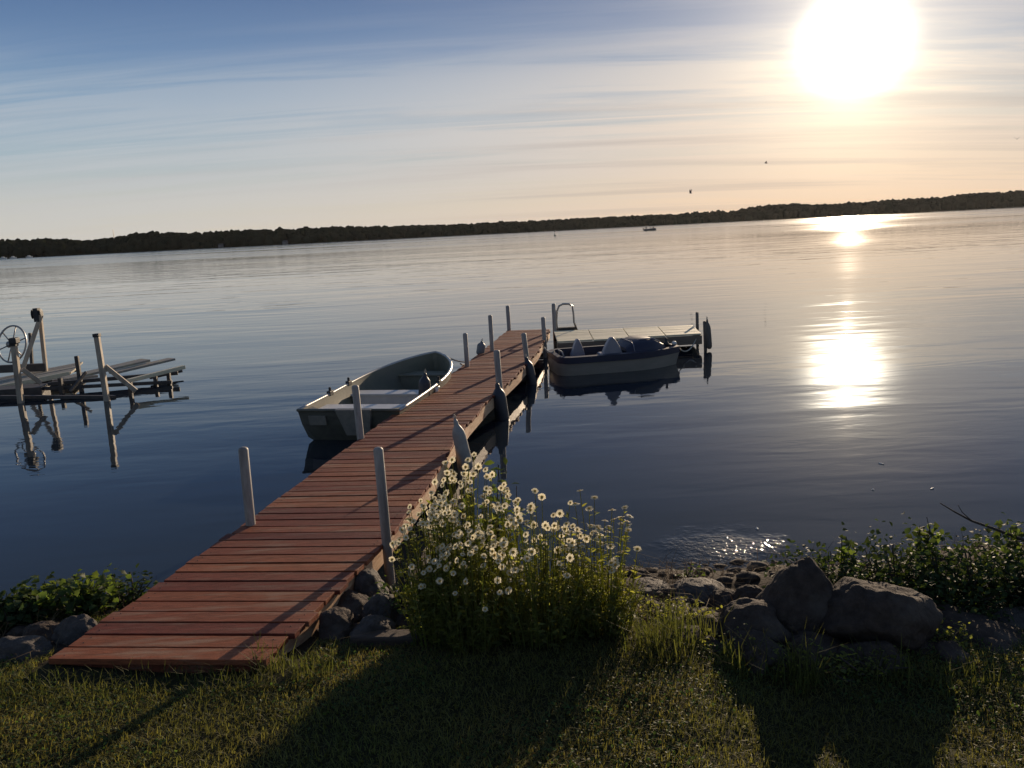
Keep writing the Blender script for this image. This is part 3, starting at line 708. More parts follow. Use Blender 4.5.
# cowl over the pedals, windscreen edge
mb = MB(); cs = []
for t, hgt, k in ((.56, .06, .52), (.62, .15, .55), (.69, .19, .56), (.81, .185, .52), (.88, .10, .44), (.93, .03, .3)):
    b = phalf(t, k * 1.5); X = PL * t
    cs.append([(X, b, .34), (X, b * .88, .34 + hgt * .75), (X, b * .6, .34 + hgt), (X, -b * .6, .34 + hgt), (X, -b * .88, .34 + hgt * .75), (X, -b, .34)])
loft(cs, mb, (True, True)); cw = mb.build('cowl', M['navy'], pb, autosmooth=50)
mb = MB().tube([Vector(p) + Vector((0, 0, .008)) for p in cs[1]], .007, 6); mb.tube([Vector(c[3]) + Vector((0, 0, .006)) for c in cs[2:5]], .012, 6)
mb.build('cowl_trim', M['seatwhite'], pb, True)
MB().lathe([(.05, 0), (.05, .05), (.02, .08), (.03, .13), (.012, .15)], (PL * .95, -.05, .345), n=10).build('bow_cleat', M['black'], pb, True)
MB().lathe([(.02, 0), (.045, .01), (.05, .04), (.03, .07)], (PL * 1.0 + .06, 0, .34), n=10).build('bow_eye', M['white'], pb, True)
mb = MB().tube([(.12, -.45, .34), (.1, -.4, .42), (.1, -.1, .42), (.12, -.05, .34)], .013, 6); mb.build('grab_rail', M['steel'], pb, True)
bp = pb.matrix_basis @ Vector((PL + .08, 0, .38))
rope([bp, aty(696.5, 338, 17.05)], .012, 'thin line from the bow of the cream boat to the platform post', sag=.22)
st_ = pb.matrix_basis @ Vector((.06, .1, .37))
rope([st_, aty(544, 347, 15.6)], .014, 'short pale line from the stern of the cream boat to the red dock', sag=.06)

# ------------------------------------------------------------------ old boat lift at the left
lift = empty('boat_lift', at(60, 402, 0), 0, 'old wooden boat lift with a big hand wheel standing in the water at the left', 'boat lift')
def lpart(mb, name, m, **k):
    o = mb.build(name, m, lift, **k); o.matrix_parent_inverse = Matrix.Translation(-lift.location); return o
def lpost(top, bot, y, r, m='lift', cap=True):
    a, b = aty(*top, y), aty(*bot, y); d = (a - b).normalized(); lo = b - d * 1.0
    lpart(MB().beam(lo, a, r * 2, r * 2, Vector((0, 1, 0))), 'post', M[m], bevel=.008)
    if cap: lpart(MB().beam(a, a + d * .06, r * 2.5, r * 2.5, Vector((0, 1, 0))), 'post_cap', M['black'], bevel=.006)
yA = at(21, 403, 0).y; yB = at(107, 401, 0).y; yC = yA + 2.6
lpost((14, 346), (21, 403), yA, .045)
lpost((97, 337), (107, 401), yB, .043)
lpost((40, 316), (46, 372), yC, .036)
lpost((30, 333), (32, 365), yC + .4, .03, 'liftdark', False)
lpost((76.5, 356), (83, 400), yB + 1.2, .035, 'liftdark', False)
def lb(p, q, y0, y1, wd, ht, name, m):
    lpart(MB().beam(aty(*p, y0), aty(*q, y1), wd, ht), name, M[m], bevel=.006)
lb((41, 315), (22, 371), yC - .1, yC - .35, .085, .085, 'brace', 'lift')
lb((22, 369), (41, 383), yA + .1, yA + .3, .06, .08, 'brace', 'lift')
lb((105, 366), (136, 391), yB + .08, yB + .2, .06, .08, 'brace', 'lift')
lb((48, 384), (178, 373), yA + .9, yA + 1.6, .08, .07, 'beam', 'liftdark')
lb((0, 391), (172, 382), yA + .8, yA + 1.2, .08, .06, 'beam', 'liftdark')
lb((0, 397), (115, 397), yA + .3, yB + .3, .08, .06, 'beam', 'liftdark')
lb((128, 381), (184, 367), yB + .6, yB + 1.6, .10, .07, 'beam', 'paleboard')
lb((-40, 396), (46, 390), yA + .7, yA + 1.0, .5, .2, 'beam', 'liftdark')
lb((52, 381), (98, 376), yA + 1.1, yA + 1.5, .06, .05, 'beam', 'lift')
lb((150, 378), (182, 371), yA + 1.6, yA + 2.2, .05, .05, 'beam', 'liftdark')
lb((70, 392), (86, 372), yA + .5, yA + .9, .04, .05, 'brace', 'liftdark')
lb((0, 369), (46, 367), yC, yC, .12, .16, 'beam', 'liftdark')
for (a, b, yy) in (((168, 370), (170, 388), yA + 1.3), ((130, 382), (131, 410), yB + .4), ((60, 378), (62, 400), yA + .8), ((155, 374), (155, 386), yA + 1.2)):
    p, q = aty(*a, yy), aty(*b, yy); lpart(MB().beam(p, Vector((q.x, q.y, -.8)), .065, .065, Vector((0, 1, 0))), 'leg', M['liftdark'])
# hand wheel
wc = aty(12, 344, yA + .18); hub = Vector(wc)
mb = MB(); ringp = []; wr = .32
for k in range(33):
    a = 2 * math.pi * k / 32; ringp.append(hub + Vector((math.cos(a) * wr * .80, math.sin(a) * .6 * wr * .6, math.sin(a) * wr)))
mb.tube(ringp, .017, 6, False); mb.lathe([(.06, -.08), (.06, .08)], hub, Vector((.2, 1, 0)), 10)
for k in range(6):
    a = 2 * math.pi * k / 6 + .3; mb.tube([hub, hub + Vector((math.cos(a) * wr * .80, math.sin(a) * .36 * wr, math.sin(a) * wr))], .012, 5)
lpart(mb, 'hand_wheel', M['steel'], smooth=True)
wt_ = aty(37, 314, yC - .12)
mb = MB().lathe([(.07, -.1), (.1, -.09), (.05, -.07), (.05, .07), (.1, .09), (.07, .1)], wt_, Vector((1, .2, 0)), 12); mb.box(wt_ - Vector((.05, .06, .16)), wt_ + Vector((.05, .06, .12)))
lpart(mb, 'winch', M['black'])
mb = MB(); wq = aty(14, 341, yA - .02); mb.box(wq - Vector((.06, .08, .05)), wq + Vector((.07, .08, .06))); lpart(mb, 'winch_housing', M['black'], bevel=.02)
# walkway and loose planks next to it
ow = empty('old_walkway', at(20, 395, 0), 0, 'weathered grey plank walkway with a pale front beam at the left edge', 'dock')
def wpart(mb, name, m, **k):
    o = mb.build(name, m, ow, **k); o.matrix_parent_inverse = Matrix.Translation(-ow.location); return o
A, B_ = aty(-90, 404, yA + .5), aty(71, 372, yA + 1.9); zf = (A.z + B_.z) / 2
C_, D_ = Vector((B_.x - .5, B_.y + 1.5, B_.z + .0)), Vector((A.x - .5, A.y + 1.7, A.z))
mb = MB(); n = 7
for k in range(n):
    t0, t1 = k / n, (k + 1) / n - .01
    p = [A.lerp(D_, t0), B_.lerp(C_, t0), B_.lerp(C_, t1), A.lerp(D_, t1)]; dzz = rnd.uniform(-.01, .01)
    mb.hexa([v + Vector((0, 0, -.04 + dzz)) for v in p], [v + Vector((0, 0, dzz)) for v in p])
wpart(mb, 'deck_boards', M['greyboard'], bevel=.005)
wpart(MB().beam(A + Vector((0, -.04, -.03)), B_ + Vector((0, -.04, -.03)), .05, .10), 'front_beam', M['paleboard'], bevel=.006)
wpart(MB().beam(A + Vector((0, .1, -.18)), B_ + Vector((-.3, .1, -.18)), .08, .14), 'joist', M['liftdark'])
wpart(MB().beam(D_ + Vector((0, -.1, -.12)), C_ + Vector((-.1, -.1, -.12)), .08, .14), 'joist', M['liftdark'])
for t in (.35, .6, .95):
    p = A.lerp(B_, t); wpart(MB().tube([p + Vector((0, .15, -.1)), Vector((p.x, p.y + .15, -.9))], .04, 8), 'leg', M['liftdark'])
for (p, q, y0, y1, wd, lab) in (((64, 379), (146, 360), yA + 1.3, yA + 2.6, .38, 'wide grey plank lying across the lift beams, left of the two loose ones'), ((112, 373), (172, 359), yA + 1.7, yA + 2.8, .26, 'narrower grey plank sticking out past the end of the lift beams')):
    mb = MB().beam(aty(*p, y0), aty(*q, y1), wd, .045); o = mb.build('loose_plank', M['greyboard'], None, bevel=.006); tag(o, lab, 'plank', 'loose planks on the boat lift')

# ------------------------------------------------------------------ rocks
def rock(center, size, seed, m, lab, rz=0.0, group='stones of the bank', rough=1.0, cuts=5, peak=0.0):
    rr = random.Random(seed); V = I3b.copy(); off = Vector((seed * 3.1, seed * 1.7, seed))
    planes = []
    for k in range(cuts):
        d = Vector((rr.gauss(0, 1), rr.gauss(0, 1), rr.gauss(0, .8))).normalized(); planes.append((np.array(d), rr.uniform(.6, .92)))
    for d, h in planes:
        t = V @ d; ex = np.maximum(t - h, 0); V = V - np.outer(ex * .85, d)
    out_ = []
    for v in V:
        p = Vector(v); n_ = noise.fractal(p * 1.5 + off, .9, 2.0, 5) * .17 * rough + noise.ridged_multi_fractal(p * 2.2 + off, 1.0, 2.0, 4, 1.0, 2.0) * .035 * rough
        q_ = p * (1 + n_); k_ = 1 - peak * max(0, q_.z); out_.append(Vector((q_.x * k_, q_.y * k_, q_.z)))
    V = np.array([tuple(p) for p in out_]) * np.array(size)
    me = quads_mesh('rock', V, F3b); me.polygons.foreach_set('use_smooth', [True] * len(me.polygons))
    o = link('rock', me, M[m]); o.location = center; o.rotation_euler = (rr.uniform(-.15, .15), rr.uniform(-.15, .15), rz)
    return tag(o, lab, 'rock', group)
I3b, F3b = ico(5)
def rk(px0, px1, pt, y, depth, seed, m, lab, rz=0.0, zb=None, **kw):
    kw.setdefault('peak', .2)
    """a stone seen from px0 to px1 with its top at row pt, at distance y"""
    l, r_ = aty(px0, pt, y), aty(px1, pt, y); cx_ = (l.x + r_.x) / 2; zt = aty((px0 + px1) / 2, pt, y).z
    gz = ground_z(cx_, y) - .06 if zb is None else zb
    hh = max((zt - gz) / 2, .04); return rock((cx_, y, gz + hh * .95), ((r_.x - l.x) / 2 * 1.12, depth, hh * 1.15), seed, m, lab, 0, **kw)
rk(762, 842, 567, 4.62, .26, 3, 'rock', 'big peaked boulder, left of the two largest in the right bank', peak=.5)
rk(826, 924, 580, 4.48, .28, 8, 'rock', 'largest rounded boulder in the right bank below the shrubs', peak=.25)
rk(714, 792, 602, 4.5, .2, 5, 'rock', 'low angular boulder just left of the peaked one', peak=.35)
rk(722, 786, 634, 4.28, .17, 12, 'rock', 'dark boulder in front of and below the low angular one', peak=.35)
rk(842, 905, 645, 4.2, .16, 51, 'rock', 'dark boulder at the foot of the largest one, by the lawn')
rk(896, 950, 642, 4.3, .16, 52, 'rock', 'dark stone between the foot of the largest boulder and the flat topped one')
rk(660, 716, 632, 4.45, .14, 53, 'rock', 'low stone half hidden in the thin weeds left of the boulders')
rk(916, 988, 612, 4.65, .2, 14, 'rock', 'flat topped stone right of the largest boulder', peak=.35)
rk(950, 1022, 626, 4.45, .2, 15, 'rock', 'brown boulder with a pale ridge near the right picture edge', peak=.35)
rk(1000, 1060, 612, 4.65, .2, 16, 'rockpale', 'pale stone cut by the right picture edge')
rk(632, 672, 590, 5.5, .2, 17, 'rockpale', 'pale flat stone right of the daisies near the water')
rk(676, 726, 584, 5.35, .2, 18, 'rockpale', 'pale striped stone at the water left of the boulders')
rk(655, 720, 612, 4.95, .2, 19, 'rock', 'dark low stone behind the thin weeds')
rk(784, 848, 636, 4.35, .16, 20, 'rock', 'small stone wedged below the two largest boulders')
rk(345, 384, 571, 5.55, .2, 21, 'rockpale', 'pale slab stone tucked under the dock post')
rk(330, 372, 592, 5.25, .18, 22, 'rock', 'grey stone beside the lower dock edge')
rk(364, 400, 596, 5.05, .16, 23, 'rockpale', 'light angular stone between dock and daisies')
rk(316, 352, 612, 4.85, .16, 24, 'rock', 'dark stone lowest beside the dock, at the grass')
rk(352, 392, 620, 4.75, .15, 25, 'rockpale', 'mottled stone in front of the light angular one')
rk(398, 440, 606, 4.95, .16, 26, 'rock', 'shadowed stone at the foot of the daisies')
rk(56, 96, 618, 4.85, .13, 27, 'rockpale', 'grey flat stone touching the left dock edge')
rk(-20, 46, 641, 4.62, .15, 28, 'rockpale', 'long flat slab at the left picture edge')
rk(18, 64, 626, 4.95, .13, 29, 'rock', 'brown stone between the slab and the leafy plant')
rk(936, 1010, 584, 5.4, .22, 31, 'rock', 'dark stone under the right hand shrub')
k = 0
for x in np.linspace(-3.6, 3.4, 34):
    if -2.55 < x < -1.05: continue
    yy = 6.05 + rnd.uniform(-.25, .15); s_ = rnd.uniform(.05, .13); k += 1
pebs = MB()
# filler stones lodged between the named ones
for px0, px1, pt, y in ((640, 672, 606, 5.0), (668, 700, 600, 5.15), (700, 738, 592, 5.25), (732, 770, 588, 5.1), (650, 690, 622, 4.7), (690, 726, 618, 4.6), (900, 935, 600, 4.9), (975, 1010, 640, 4.3), (935, 965, 645, 4.2), (700, 724, 640, 4.35), (790, 815, 640, 4.2), (744, 768, 646, 4.15)):
    rk(px0, px1, pt, y, .12, rnd.randint(60, 400), 'rock', 'small dark stone lodged among the weeds and boulders of the right bank', group='small stones of the right bank')
rk(1040, 1140, 600, 4.6, .28, 71, 'rock', 'dark boulder just beyond the right picture edge')
# small rubble: one mass at the waterline
Vs = []; Fs = []; nb = 0
for k in range(520):
    x = rnd.uniform(-4.2, 4.2); yy = rnd.uniform(4.75, 6.3); s_ = rnd.uniform(.012, .05) * (1.5 if rnd.random() < .1 else 1)
    jit = 1 + rng.uniform(-.25, .25, (len(I1), 1)); Vs.append(I1 * jit * np.array((s_ * rnd.uniform(.8, 1.5), s_, s_ * .6)) + (x, yy, ground_z(x, yy) + s_ * .2)); Fs.append(F1 + nb); nb += len(I1)
o = link('rubble', quads_mesh('rubble', np.concatenate(Vs), np.concatenate(Fs)), M['rock']); tag(o, 'small rubble and pebbles strewn along the bank', 'rubble', kind='stuff')
# timber edging, stake, pale bits
p, q = at(352, 640, .27), at(480, 642, .24)
o = MB().beam((p.x, p.y, .255), (q.x, q.y, .235), .12, .12).build('landscape_timber', M['timber'], None, bevel=.015); tag(o, 'old brown timber edging lying at the foot of the daisies', 'timber')
g_ = aty(412, 600, 5.1); t_ = aty(412, 569, 5.1)
st = empty('metal_stake', (g_.x, 5.1, g_.z - .1), 0, 'short dark stake with a bright metal edge left of the daisies', 'stake')
MB().box((-.075, -.01, 0), (-.012, .02, t_.z - g_.z + .08)).build('dark_plate', M['black'], st, bevel=.004)
MB().box((-.011, -.012, 0), (.004, .02, t_.z - g_.z + .1)).build('metal_edge', M['alu_rim'], st)
def on_ground(px, py):
    d = ray(px, py); t_ = 2.0
    while (CAM + d * t_).z > ground_z((CAM + d * t_).x, (CAM + d * t_).y): t_ += .01
    return CAM + d * t_
for px, py, sd_, lab in ((417, 600, 41, 'small white pebble right of the metal stake'), (398, 594, 42, 'small white pebble left of the metal stake'), (401, 612, 43, 'small white pebble lowest of three around the stake')):
    p = on_ground(px, py); rock((p.x, p.y, p.z + .014), (.022, .02, .018), sd_, 'white', lab, rough=.5)
# ------------------------------------------------------------------ vegetation
def leaf_mesh(name, P, D, N, L, W, shape='oval'):
    """P base points, D direction, N leaf normal, L length, W half width -> folded leaves"""
    n = len(P); D = D / np.linalg.norm(D, axis=1, keepdims=True); S = np.cross(D, N); S /= np.linalg.norm(S, axis=1, keepdims=True) + 1e-9
    N = np.cross(S, D); L = L[:, None]; W = W[:, None]
    if shape == 'oval': sp = [(0, .12), (.35, 1.0), (.7, .75)]
    elif shape == 'lobed': sp = [(.0, .35), (.25, 1.1), (.42, .62), (.6, .95), (.8, .4)]
    else: sp = [(0, .7), (.5, .8)]
    V = []; nv = 2 * len(sp) + 1 + len(sp) + 0
    for t, ww in sp:
        droop = -N * (t * t) * L * .25
        V += [P + D * L * t - S * W * ww + N * W * ww * .35 + droop, P + D * L * t + droop, P + D * L * t + S * W * ww + N * W * ww * .35 + droop]
    V.append(P + D * L - N * L * .25)
    k = len(V); A = np.stack(V, 1).reshape(-1, 3); b = (np.arange(n) * k)[:, None]
    F = []
    for i in range(len(sp) - 1):
        for j in (0, 1): F.append([3 * i + j, 3 * i + j + 1, 3 * i + j + 4, 3 * i + j + 3])
    F4 = (b[:, :, None] + np.array(F)[None]).reshape(-1, 4)
    m = len(sp) - 1; T = np.array([[3 * m, 3 * m + 1, k - 1], [3 * m + 1, 3 * m + 2, k - 1]]); T3 = (b[:, :, None] + T[None]).reshape(-1, 3)
    me = bpy.data.meshes.new(name); me.vertices.add(len(A)); me.vertices.foreach_set('co', A.astype(np.float32).ravel())
    li = np.concatenate([F4.ravel(), T3.ravel()]).astype(np.int32); me.loops.add(len(li)); me.loops.foreach_set('vertex_index', li)
    ls = np.concatenate([np.arange(0, F4.size, 4), F4.size + np.arange(0, T3.size, 3)]).astype(np.int32)
    me.polygons.add(len(ls)); me.polygons.foreach_set('loop_start', ls); me.update(calc_edges=True); me.validate()
    return me
def unit(a): return a / (np.linalg.norm(a, axis=1, keepdims=True) + 1e-9)
# ---- lawn
def blades(n, xr, yr, hmin, hmax, wd, fn=None, curl=.5):
    x = rng.uniform(*xr, n * 2); y = rng.uniform(*yr, n * 2)
    keep = np.array([fn(a, b) for a, b in zip(x, y)]) if fn else np.ones(len(x), bool)
    x, y = x[keep][:n], y[keep][:n]; n = len(x)
    z = np.array([ground_z(a, b) for a, b in zip(x, y)])
    P = np.stack([x, y, z - .005], 1); h = rng.uniform(hmin, hmax, n) * (0.7 + .6 * rng.random(n))
    a = rng.uniform(0, 2 * np.pi, n); lean = rng.uniform(.1, 1.0, n) * curl
    dx, dy = np.cos(a), np.sin(a); w_ = wd * rng.uniform(.6, 1.2, n)
    sx, sy = -dy * w_, dx * w_
    def pt(t, s): return np.stack([P[:, 0] + dx * lean * h * t * t + sx * s, P[:, 1] + dy * lean * h * t * t + sy * s, P[:, 2] + h * (t - .25 * lean * t * t)], 1)
    V = np.stack([pt(0, -1), pt(0, 1), pt(.55, .8), pt(.55, -.8), pt(1, .12), pt(1, -.12)], 1).reshape(-1, 3)
    b = (np.arange(n) * 6)[:, None, None]; F = (b + np.array([[0, 1, 2, 3], [3, 2, 4, 5]])[None]).reshape(-1, 4)
    return V, F
def lawn_ok(x, y):
    if -2.78 < x < -1.25 and y > 4.12 - .12 * (x + 2): return False
    lim = 4.62 + .22 * noise.noise(Vector((x * 1.1, 5, 0)))
    if y > lim: return noise.noise(Vector((x * 2, y * 2, 9))) > .2 and y < 5.5
    return noise.noise(Vector((x * 1.7, y * 1.7, 2))) > -.95
Va, Fa = blades(130000, (-4.0, 3.6), (2.7, 5.5), .014, .045, .0024, lawn_ok, 1.5)
o = link('grass', quads_mesh('grass', Va, Fa), M['grass']); tag(o, 'short rough lawn grass at the top of the bank', 'grass', kind='stuff')
n_ = 9000; cxy = np.array([(a, b) for a, b in zip(rng.uniform(-3.8, 3.4, 26000), rng.uniform(2.7, 4.9, 26000)) if lawn_ok(a, b) and noise.noise(Vector((a * 1.1, b * 1.1, 21))) > -.12 + .3 * rnd.random()])[:n_]
n_ = len(cxy); cp = np.array([(a, b, ground_z(a, b) + rnd.uniform(.012, .035)) for a, b in cxy])
cl_L = rng.uniform(.010, .020, n_); o = link('clover', leaf_mesh('clover', cp, unit(rng.normal(0, 1, (n_, 3)) * (1, 1, .25)), unit(rng.normal(0, .3, (n_, 3)) + (0, 0, 1)), cl_L, cl_L * .42, 'oval'), M['clover'])
tag(o, 'clover and small broad leaves among the lawn grass', 'ground cover', kind='stuff')
Vc, Fc = blades(800, (-2.9, -1.2), (3.98, 4.3), .03, .11, .0026, None, 1.3)
o = link('grass_fringe', quads_mesh('grass_fringe', Vc, Fc), M['tallgrass']); tag(o, 'longer grass fringe along the shore end of the dock', 'grass', kind='stuff')
def tuft(px, py, y, n, hmin, hmax, rad, lab, name='grass_tuft', wd=.0035, m='tallgrass', group=None):
    c = aty(px, py, y); c.z = ground_z(c.x, y)
    V, F = blades(n, (c.x - rad, c.x + rad), (y - rad, y + rad), hmin, hmax, wd, lambda a, b: (a - c.x) ** 2 + (b - y) ** 2 < rad * rad * (.25 + .75 * rnd.random()), .8)
    me = quads_mesh(name, V - np.array(c), F); o = link(name, me, M[m], None, c); return tag(o, lab, 'grass tuft', group or 'tall grass tufts of the bank')
tuft(800, 700, 3.95, 150, .10, .30, .15, 'upright grass tuft standing in front of the boulders')
tuft(660, 665, 4.25, 170, .08, .30, .24, 'loose yellowish grass tuft right of the daisies')
tuft(690, 640, 4.5, 130, .06, .26, .22, 'thin green grass tuft behind the yellowish one, before the stones')
tuft(270, 650, 4.3, 120, .05, .16, .14, 'grass tuft at the right near corner of the dock')
tuft(315, 660, 4.2, 130, .05, .15, .18, 'low grass tuft in front of the dark stone by the dock')
tuft(745, 672, 4.1, 110, .06, .22, .18, 'ragged grass growing at the foot of the left boulders')
tuft(885, 672, 4.02, 110, .05, .20, .2, 'ragged grass growing at the foot of the largest boulder')
tuft(960, 690, 3.9, 150, .04, .12, .22, 'low grass tuft at the lower right edge of the lawn')

# ---- daisies
def flower_meshes():
    res = []
    for v in range(4):
        mb = MB(); npet = 15 + v; cup = (-.25, .05, -.5, .2)[v]
        for k in range(npet):
            a = 2 * math.pi * k / npet + rnd.uniform(-.08, .08); L = .0245 * rnd.uniform(.85, 1.08); ww = .0044
            c, s_ = math.cos(a), math.sin(a)
            def pt(r, t, zz): return (c * r - s_ * t, s_ * r + c * t, zz)
            dz_ = cup + rnd.uniform(-.15, .15)
            mb.m = 0
            mb.add([pt(.006, -ww * .5, 0), pt(.006, ww * .5, 0), pt(L * .65, ww, .0008 + dz_ * .004), pt(L, ww * .5, dz_ * .01), pt(L, -ww * .5, dz_ * .01), pt(L * .65, -ww, .0008 + dz_ * .004)], [(0, 1, 2, 5), (5, 2, 3, 4)])
        mb.m = 1; mb.lathe([(.0085, -.003), (.009, 0), (.0078, .003), (.004, .0048), (.001, .0052)], n=9)
        me = mb.mesh('flower'); me.materials.append(M['petal']); me.materials.append(M['disc']); res.append(me)
    return res
FM = flower_meshes()
def daisy_clump(name, cx_, cy_, rx_, ry_, stems, nf, hfun, lab, leaf_n, face, sc=(0.9, 1.25), lean=0.0, stemk=.95):
    z0 = ground_z(cx_, cy_) - .03
    e = empty(name, (cx_, cy_, z0), 0, lab, 'daisies', 'ox-eye daisies on the bank')
    sm = MB(); tips = []; LP = []; LD = []; LL = []
    for k in range(stems):
        a = rnd.uniform(0, 2 * math.pi); r_ = math.sqrt(rnd.random()); u, v = math.cos(a) * r_, math.sin(a) * r_
        bx, by = u * rx_ * .62, v * ry_ * .7
        tx, ty = u * rx_ + lean + rnd.gauss(0, .03), v * ry_ + rnd.gauss(0, .03)
        h = hfun(tx / rx_, r_) * rnd.uniform(.86, 1.04)
        fl_ = k < nf
        if not fl_: h *= rnd.uniform(.4, stemk)
        P = [Vector((bx, by, 0)), Vector((bx + (tx - bx) * .3, by + (ty - by) * .3, h * .45)), Vector((bx + (tx - bx) * .7, by + (ty - by) * .7, h * .8)), Vector((tx, ty, h))]
        sm.tube(P, [.0028, .0024, .002, .0016], 4, False)
        if fl_: tips.append((P[3], (P[3] - P[2]).normalized()))
        for j in range(leaf_n):
            t = rnd.random() ** .8 * .93; s_ = t * 3; i0 = min(int(s_), 2); p = P[i0].lerp(P[i0 + 1], s_ - i0)
            b = rnd.uniform(0, 2 * math.pi); LP.append(p[:]); LD.append((math.cos(b), math.sin(b), rnd.uniform(.1, .9))); LL.append(rnd.uniform(.03, .075) * (1.15 - .6 * t))
    st_ = sm.build('stems', M['daisyleaf'], e)
    LP, LD, LL = np.array(LP), np.array(LD), np.array(LL); n = len(LP)
    me = leaf_mesh('leaves', LP, LD, unit(rng.normal(0, .45, (n, 3)) + (0, 0, 1)), LL, LL * rng.uniform(.10, .19, n), 'oval')
    link('leaves', me, M['daisyleaf'], e)
    sel = tips if len(tips) <= 100 else tips[:100]
    for k, (p, d) in enumerate(sel):
        o = bpy.data.objects.new('flower', FM[k % 4]); col.objects.link(o); o.parent = e; o.location = p
        nd = (Vector(face(rnd)) + Vector((rnd.gauss(0, .28), rnd.gauss(0, .28), rnd.gauss(0, .15)))).normalized()
        o.rotation_mode = 'QUATERNION'; o.rotation_quaternion = nd.to_track_quat('Z', 'Y'); s_ = rnd.uniform(*sc); o.scale = (s_, s_, s_)
    return e
face_cam = lambda r: (r.uniform(-.5, .4), -.7, .7)
daisy_clump('daisy_clump', -.30, 4.86, .32, .30, 260, 100, lambda u, r: 1.10 * (1 - .62 * r * r) ** .5, 'tallest dense clump of cream daisies, behind the others against the dock', 8, face_cam, (.6, .95), stemk=.8)
daisy_clump('daisy_clump', -.50, 4.62, .26, .26, 230, 100, lambda u, r: .92 * (1 - .66 * r * r) ** .5, 'dense clump of small daisies overhanging the dock edge', 8, face_cam, (.55, .9), stemk=.8)
daisy_clump('daisy_clump', -.28, 4.44, .28, .24, 230, 90, lambda u, r: .74 * (1 - .7 * r * r) ** .5, 'low front clump of small daisies right of the metal stake', 9, face_cam, (.55, .9), stemk=.85)
daisy_clump('daisy_clump', .10, 4.48, .34, .30, 330, 66, lambda u, r: .86 * (1 - .62 * r * r) ** .5 * rnd.uniform(.85, 1.1), 'middle clump of daisies with large open flowers above the dark shade', 8, face_cam, (.68, 1.05), stemk=.85)
daisy_clump('daisy_clump', .46, 4.58, .26, .27, 250, 46, lambda u, r: .95 * (1 - .3 * r * r) * rnd.uniform(.68, 1.0), 'loose long stemmed daisies with flat heads against the water, right of the others', 8, lambda r: (r.uniform(-.2, .2), .0, 1), (.85, 1.2), stemk=.64)
# ---- leafy plants and shrubs
def shrub(name, cx_, cy_, z0, rx_, ry_, h, n, ln, lab, m, shape, cat='shrub', twigs=12, wfac=.32, top=None, group=None, spread=.5):
    e = empty(name, (cx_, cy_, z0), 0, lab, cat, group); tw = MB(); P = []; D = []
    ends = []
    for k in range(twigs):
        a = rnd.uniform(0, 2 * math.pi); r_ = math.sqrt(rnd.random()); tip = Vector((math.cos(a) * r_ * rx_, math.sin(a) * r_ * ry_, h * (1 - .55 * r_ ** 2) * rnd.uniform(.65, 1.05)))
        b = Vector((tip.x * .25, tip.y * .25, 0)); mid_ = b.lerp(tip, .5) + Vector((rnd.gauss(0, .03), rnd.gauss(0, .03), .05 * h)); pts = [b, mid_, tip]
        tw.tube(pts, [.007, .005, .0025], 5, False); ends.append(pts)
    for k in range(n):
        p = rnd.choice(ends); t = rnd.random() ** .6; q = p[0].lerp(p[1], t * 2) if t < .5 else p[1].lerp(p[2], t * 2 - 1)
        s_ = spread * .16 * (h / .4)
        P.append((q.x + rnd.gauss(0, s_), q.y + rnd.gauss(0, s_), max(.01, q.z + rnd.gauss(0, s_ * .7)))); D.append((rnd.gauss(0, 1), rnd.gauss(0, 1), rnd.gauss(.15, .5)))
    P, D = np.array(P), np.array(D); L = ln * rng.uniform(.6, 1.25, n)
    me = leaf_mesh('foliage', P, D, unit(rng.normal(0, .5, (n, 3)) + (0, 0, 1)), L, L * wfac * rng.uniform(.8, 1.2, n), shape)
    link('foliage', me, M[m], e); tw.build('stems', M['bark'], e)
    return e
def sh(px, py, y, *a, **k):
    p = aty(px, py, y); return shrub('leafy_plant', p.x, y, ground_z(p.x, y) - .02, *a, **k)
G = 'leafy plants along the bank'
sh(75, 600, 5.5, .36, .26, .36, 760, .056, 'tallest broad leaved plant on the left bank with bright top leaves', 'leaf', 'lobed', 'plant', 30, .5, group=G, spread=.4)
sh(12, 600, 5.35, .38, .28, .28, 700, .052, 'broad leaved plant at the left picture edge', 'leafdark', 'lobed', 'plant', 28, .5, group=G, spread=.4)
sh(125, 600, 5.7, .24, .2, .28, 420, .04, 'small leaved bushy plant close to the left dock side', 'leafdark', 'oval', 'plant', 24, group=G, spread=.45)
sh(502, 520, 5.3, .22, .18, 1.0, 420, .075, 'green leafy weed rising behind the tall daisies', 'leaf', 'oval', 'plant', 18, .22, group=G, spread=.09)
sh(405, 590, 5.1, .15, .12, .34, 220, .045, 'low bright leaved plant between the dock post and the daisies', 'leaf', 'oval', 'plant', 12, group=G)
sh(820, 590, 5.15, .30, .28, .38, 900, .040, 'thin twiggy shrub with a yellow green tip behind the peaked boulder', 'leafdark', 'oval', 'shrub', 34, group=G, spread=.6)
sh(890, 590, 5.05, .34, .30, .43, 1300, .042, 'dense dark shrub behind the largest boulder', 'leafdark', 'oval', 'shrub', 40, group=G, spread=.7)
sh(960, 590, 5.0, .36, .32, .40, 1500, .042, 'dense dark shrub right of the one behind the largest boulder', 'leafdark', 'oval', 'shrub', 44, group=G, spread=.7)
sh(1028, 600, 4.95, .3, .3, .36, 1200, .042, 'dense dark shrub cut by the right picture edge', 'leafdark', 'oval', 'shrub', 36, group=G, spread=.7)
sh(1090, 600, 4.95, .3, .3, .5, 900, .038, 'dense dark shrub just beyond the right picture edge', 'leafdark', 'oval', 'shrub', 36, group=G, spread=.7)
sh(926, 560, 5.4, .13, .10, .50, 110, .055, 'bright green broad leaves standing above the right shrubs', 'leaf', 'lobed', 'plant', 9, .5, group=G, spread=.14)
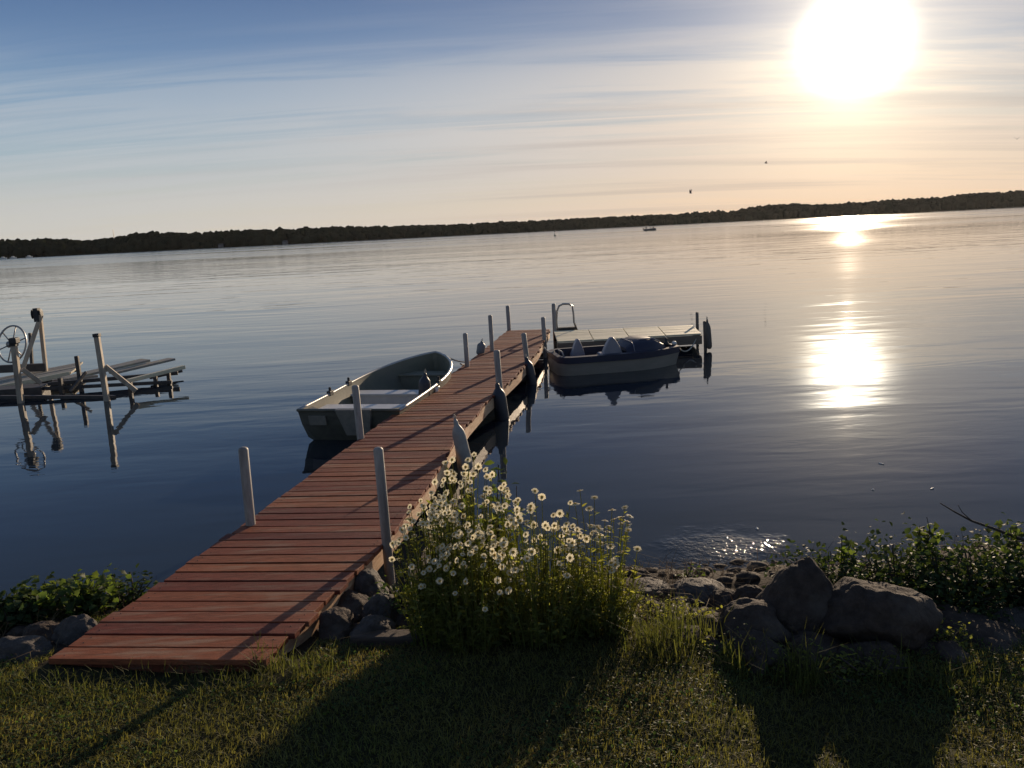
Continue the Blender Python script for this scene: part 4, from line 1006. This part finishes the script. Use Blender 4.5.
sh(848, 560, 5.4, .10, .08, .46, 80, .05, 'small bright green sprig above the twiggy shrub', 'leaf', 'lobed', 'plant', 7, .5, group=G, spread=.14)
sh(1012, 570, 5.4, .2, .15, .38, 200, .05, 'yellow green leaves at the right picture edge above the dark shrub', 'leaf', 'lobed', 'plant', 12, .45, group=G)
sh(690, 575, 5.6, .16, .08, .12, 80, .03, 'low yellow green sprouts at the water right of the daisies', 'leaf', 'oval', 'plant', 10, group=G)
for px, py, y_, w_, lab in ((655, 610, 4.85, .2, 'straggly low weed by the pale stone right of the daisies'), (730, 640, 4.3, .22, 'straggly low weed at the foot of the low angular boulder'), (870, 660, 4.05, .26, 'straggly low weed below the largest boulder'), (800, 640, 4.1, .2, 'straggly low weed below the peaked boulder'), (940, 625, 4.35, .2, 'straggly low weed right of the largest boulder')):
    sh(px, py, y_, w_, .14, .17, 240, .026, lab, 'daisyleaf', 'oval', 'plant', 16, group=G)
sh(970, 640, 4.75, .3, .15, .16, 420, .028, 'creeping small leaved plant over the right stones', 'leafdark', 'oval', 'plant', 20, group=G)
sh(690, 630, 4.75, .26, .16, .16, 260, .03, 'straggly low weed over the stones left of the boulders', 'daisyleaf', 'oval', 'plant', 18, group=G)
# dry stalks and dead grass lying on the bank
Vd, Fd = blades(2600, (-4.0, 3.8), (4.55, 6.15), .05, .20, .0022, lambda a, b: not (-2.8 < a < -.95) and noise.noise(Vector((a * 1.5, b * 1.5, 31))) > -.25, 2.6)
o = link('dry_stalks', quads_mesh('dry_stalks', Vd, Fd), M['straw']); tag(o, 'dry stalks and dead grass lying over the bank', 'dead grass', kind='stuff')
# bare branch
pts = [aty(1060, 552, 5.2), aty(1024, 540, 5.3), aty(995, 529, 5.4), aty(972, 521, 5.5), aty(955, 512, 5.55), aty(940, 503, 5.6)]
mb = MB().tube(pts, [.013, .011, .0095, .008, .006, .0035], 7); mb.tube([pts[3], aty(962, 512, 5.45), aty(958, 505, 5.45)], [.004, .003, .002], 5)
o = mb.build('bare_branch', M['bark'], None, True); tag(o, 'bare dark branch reaching out over the water at the right', 'branch')
# floating bits
for px, py, lab in ((881, 464, 'pale leaf floating on the water below the sun reflection'), (873, 490, 'pale leaf floating nearer the right bank'), (932, 489, 'pale leaf floating right of two others'), (757, 529, 'pale leaf floating near the bank glitter')):
    p = at(px, py, 0); s_ = .035 if py < 480 else .022
    mb = MB().hexa([(-s_, -s_ * .3, .001), (0, -s_ * .6, .001), (s_, s_ * .1, .001), (0, s_ * .6, .001)], [(-s_, -s_ * .3, .008), (0, -s_ * .6, .004), (s_, s_ * .1, .012), (0, s_ * .6, .004)])
    o = mb.build('floating_leaf', M['fender_pale'], None, loc=p); o.rotation_euler = (0, 0, rnd.uniform(0, 3)); tag(o, lab, 'leaf', 'leaves floating on the lake')
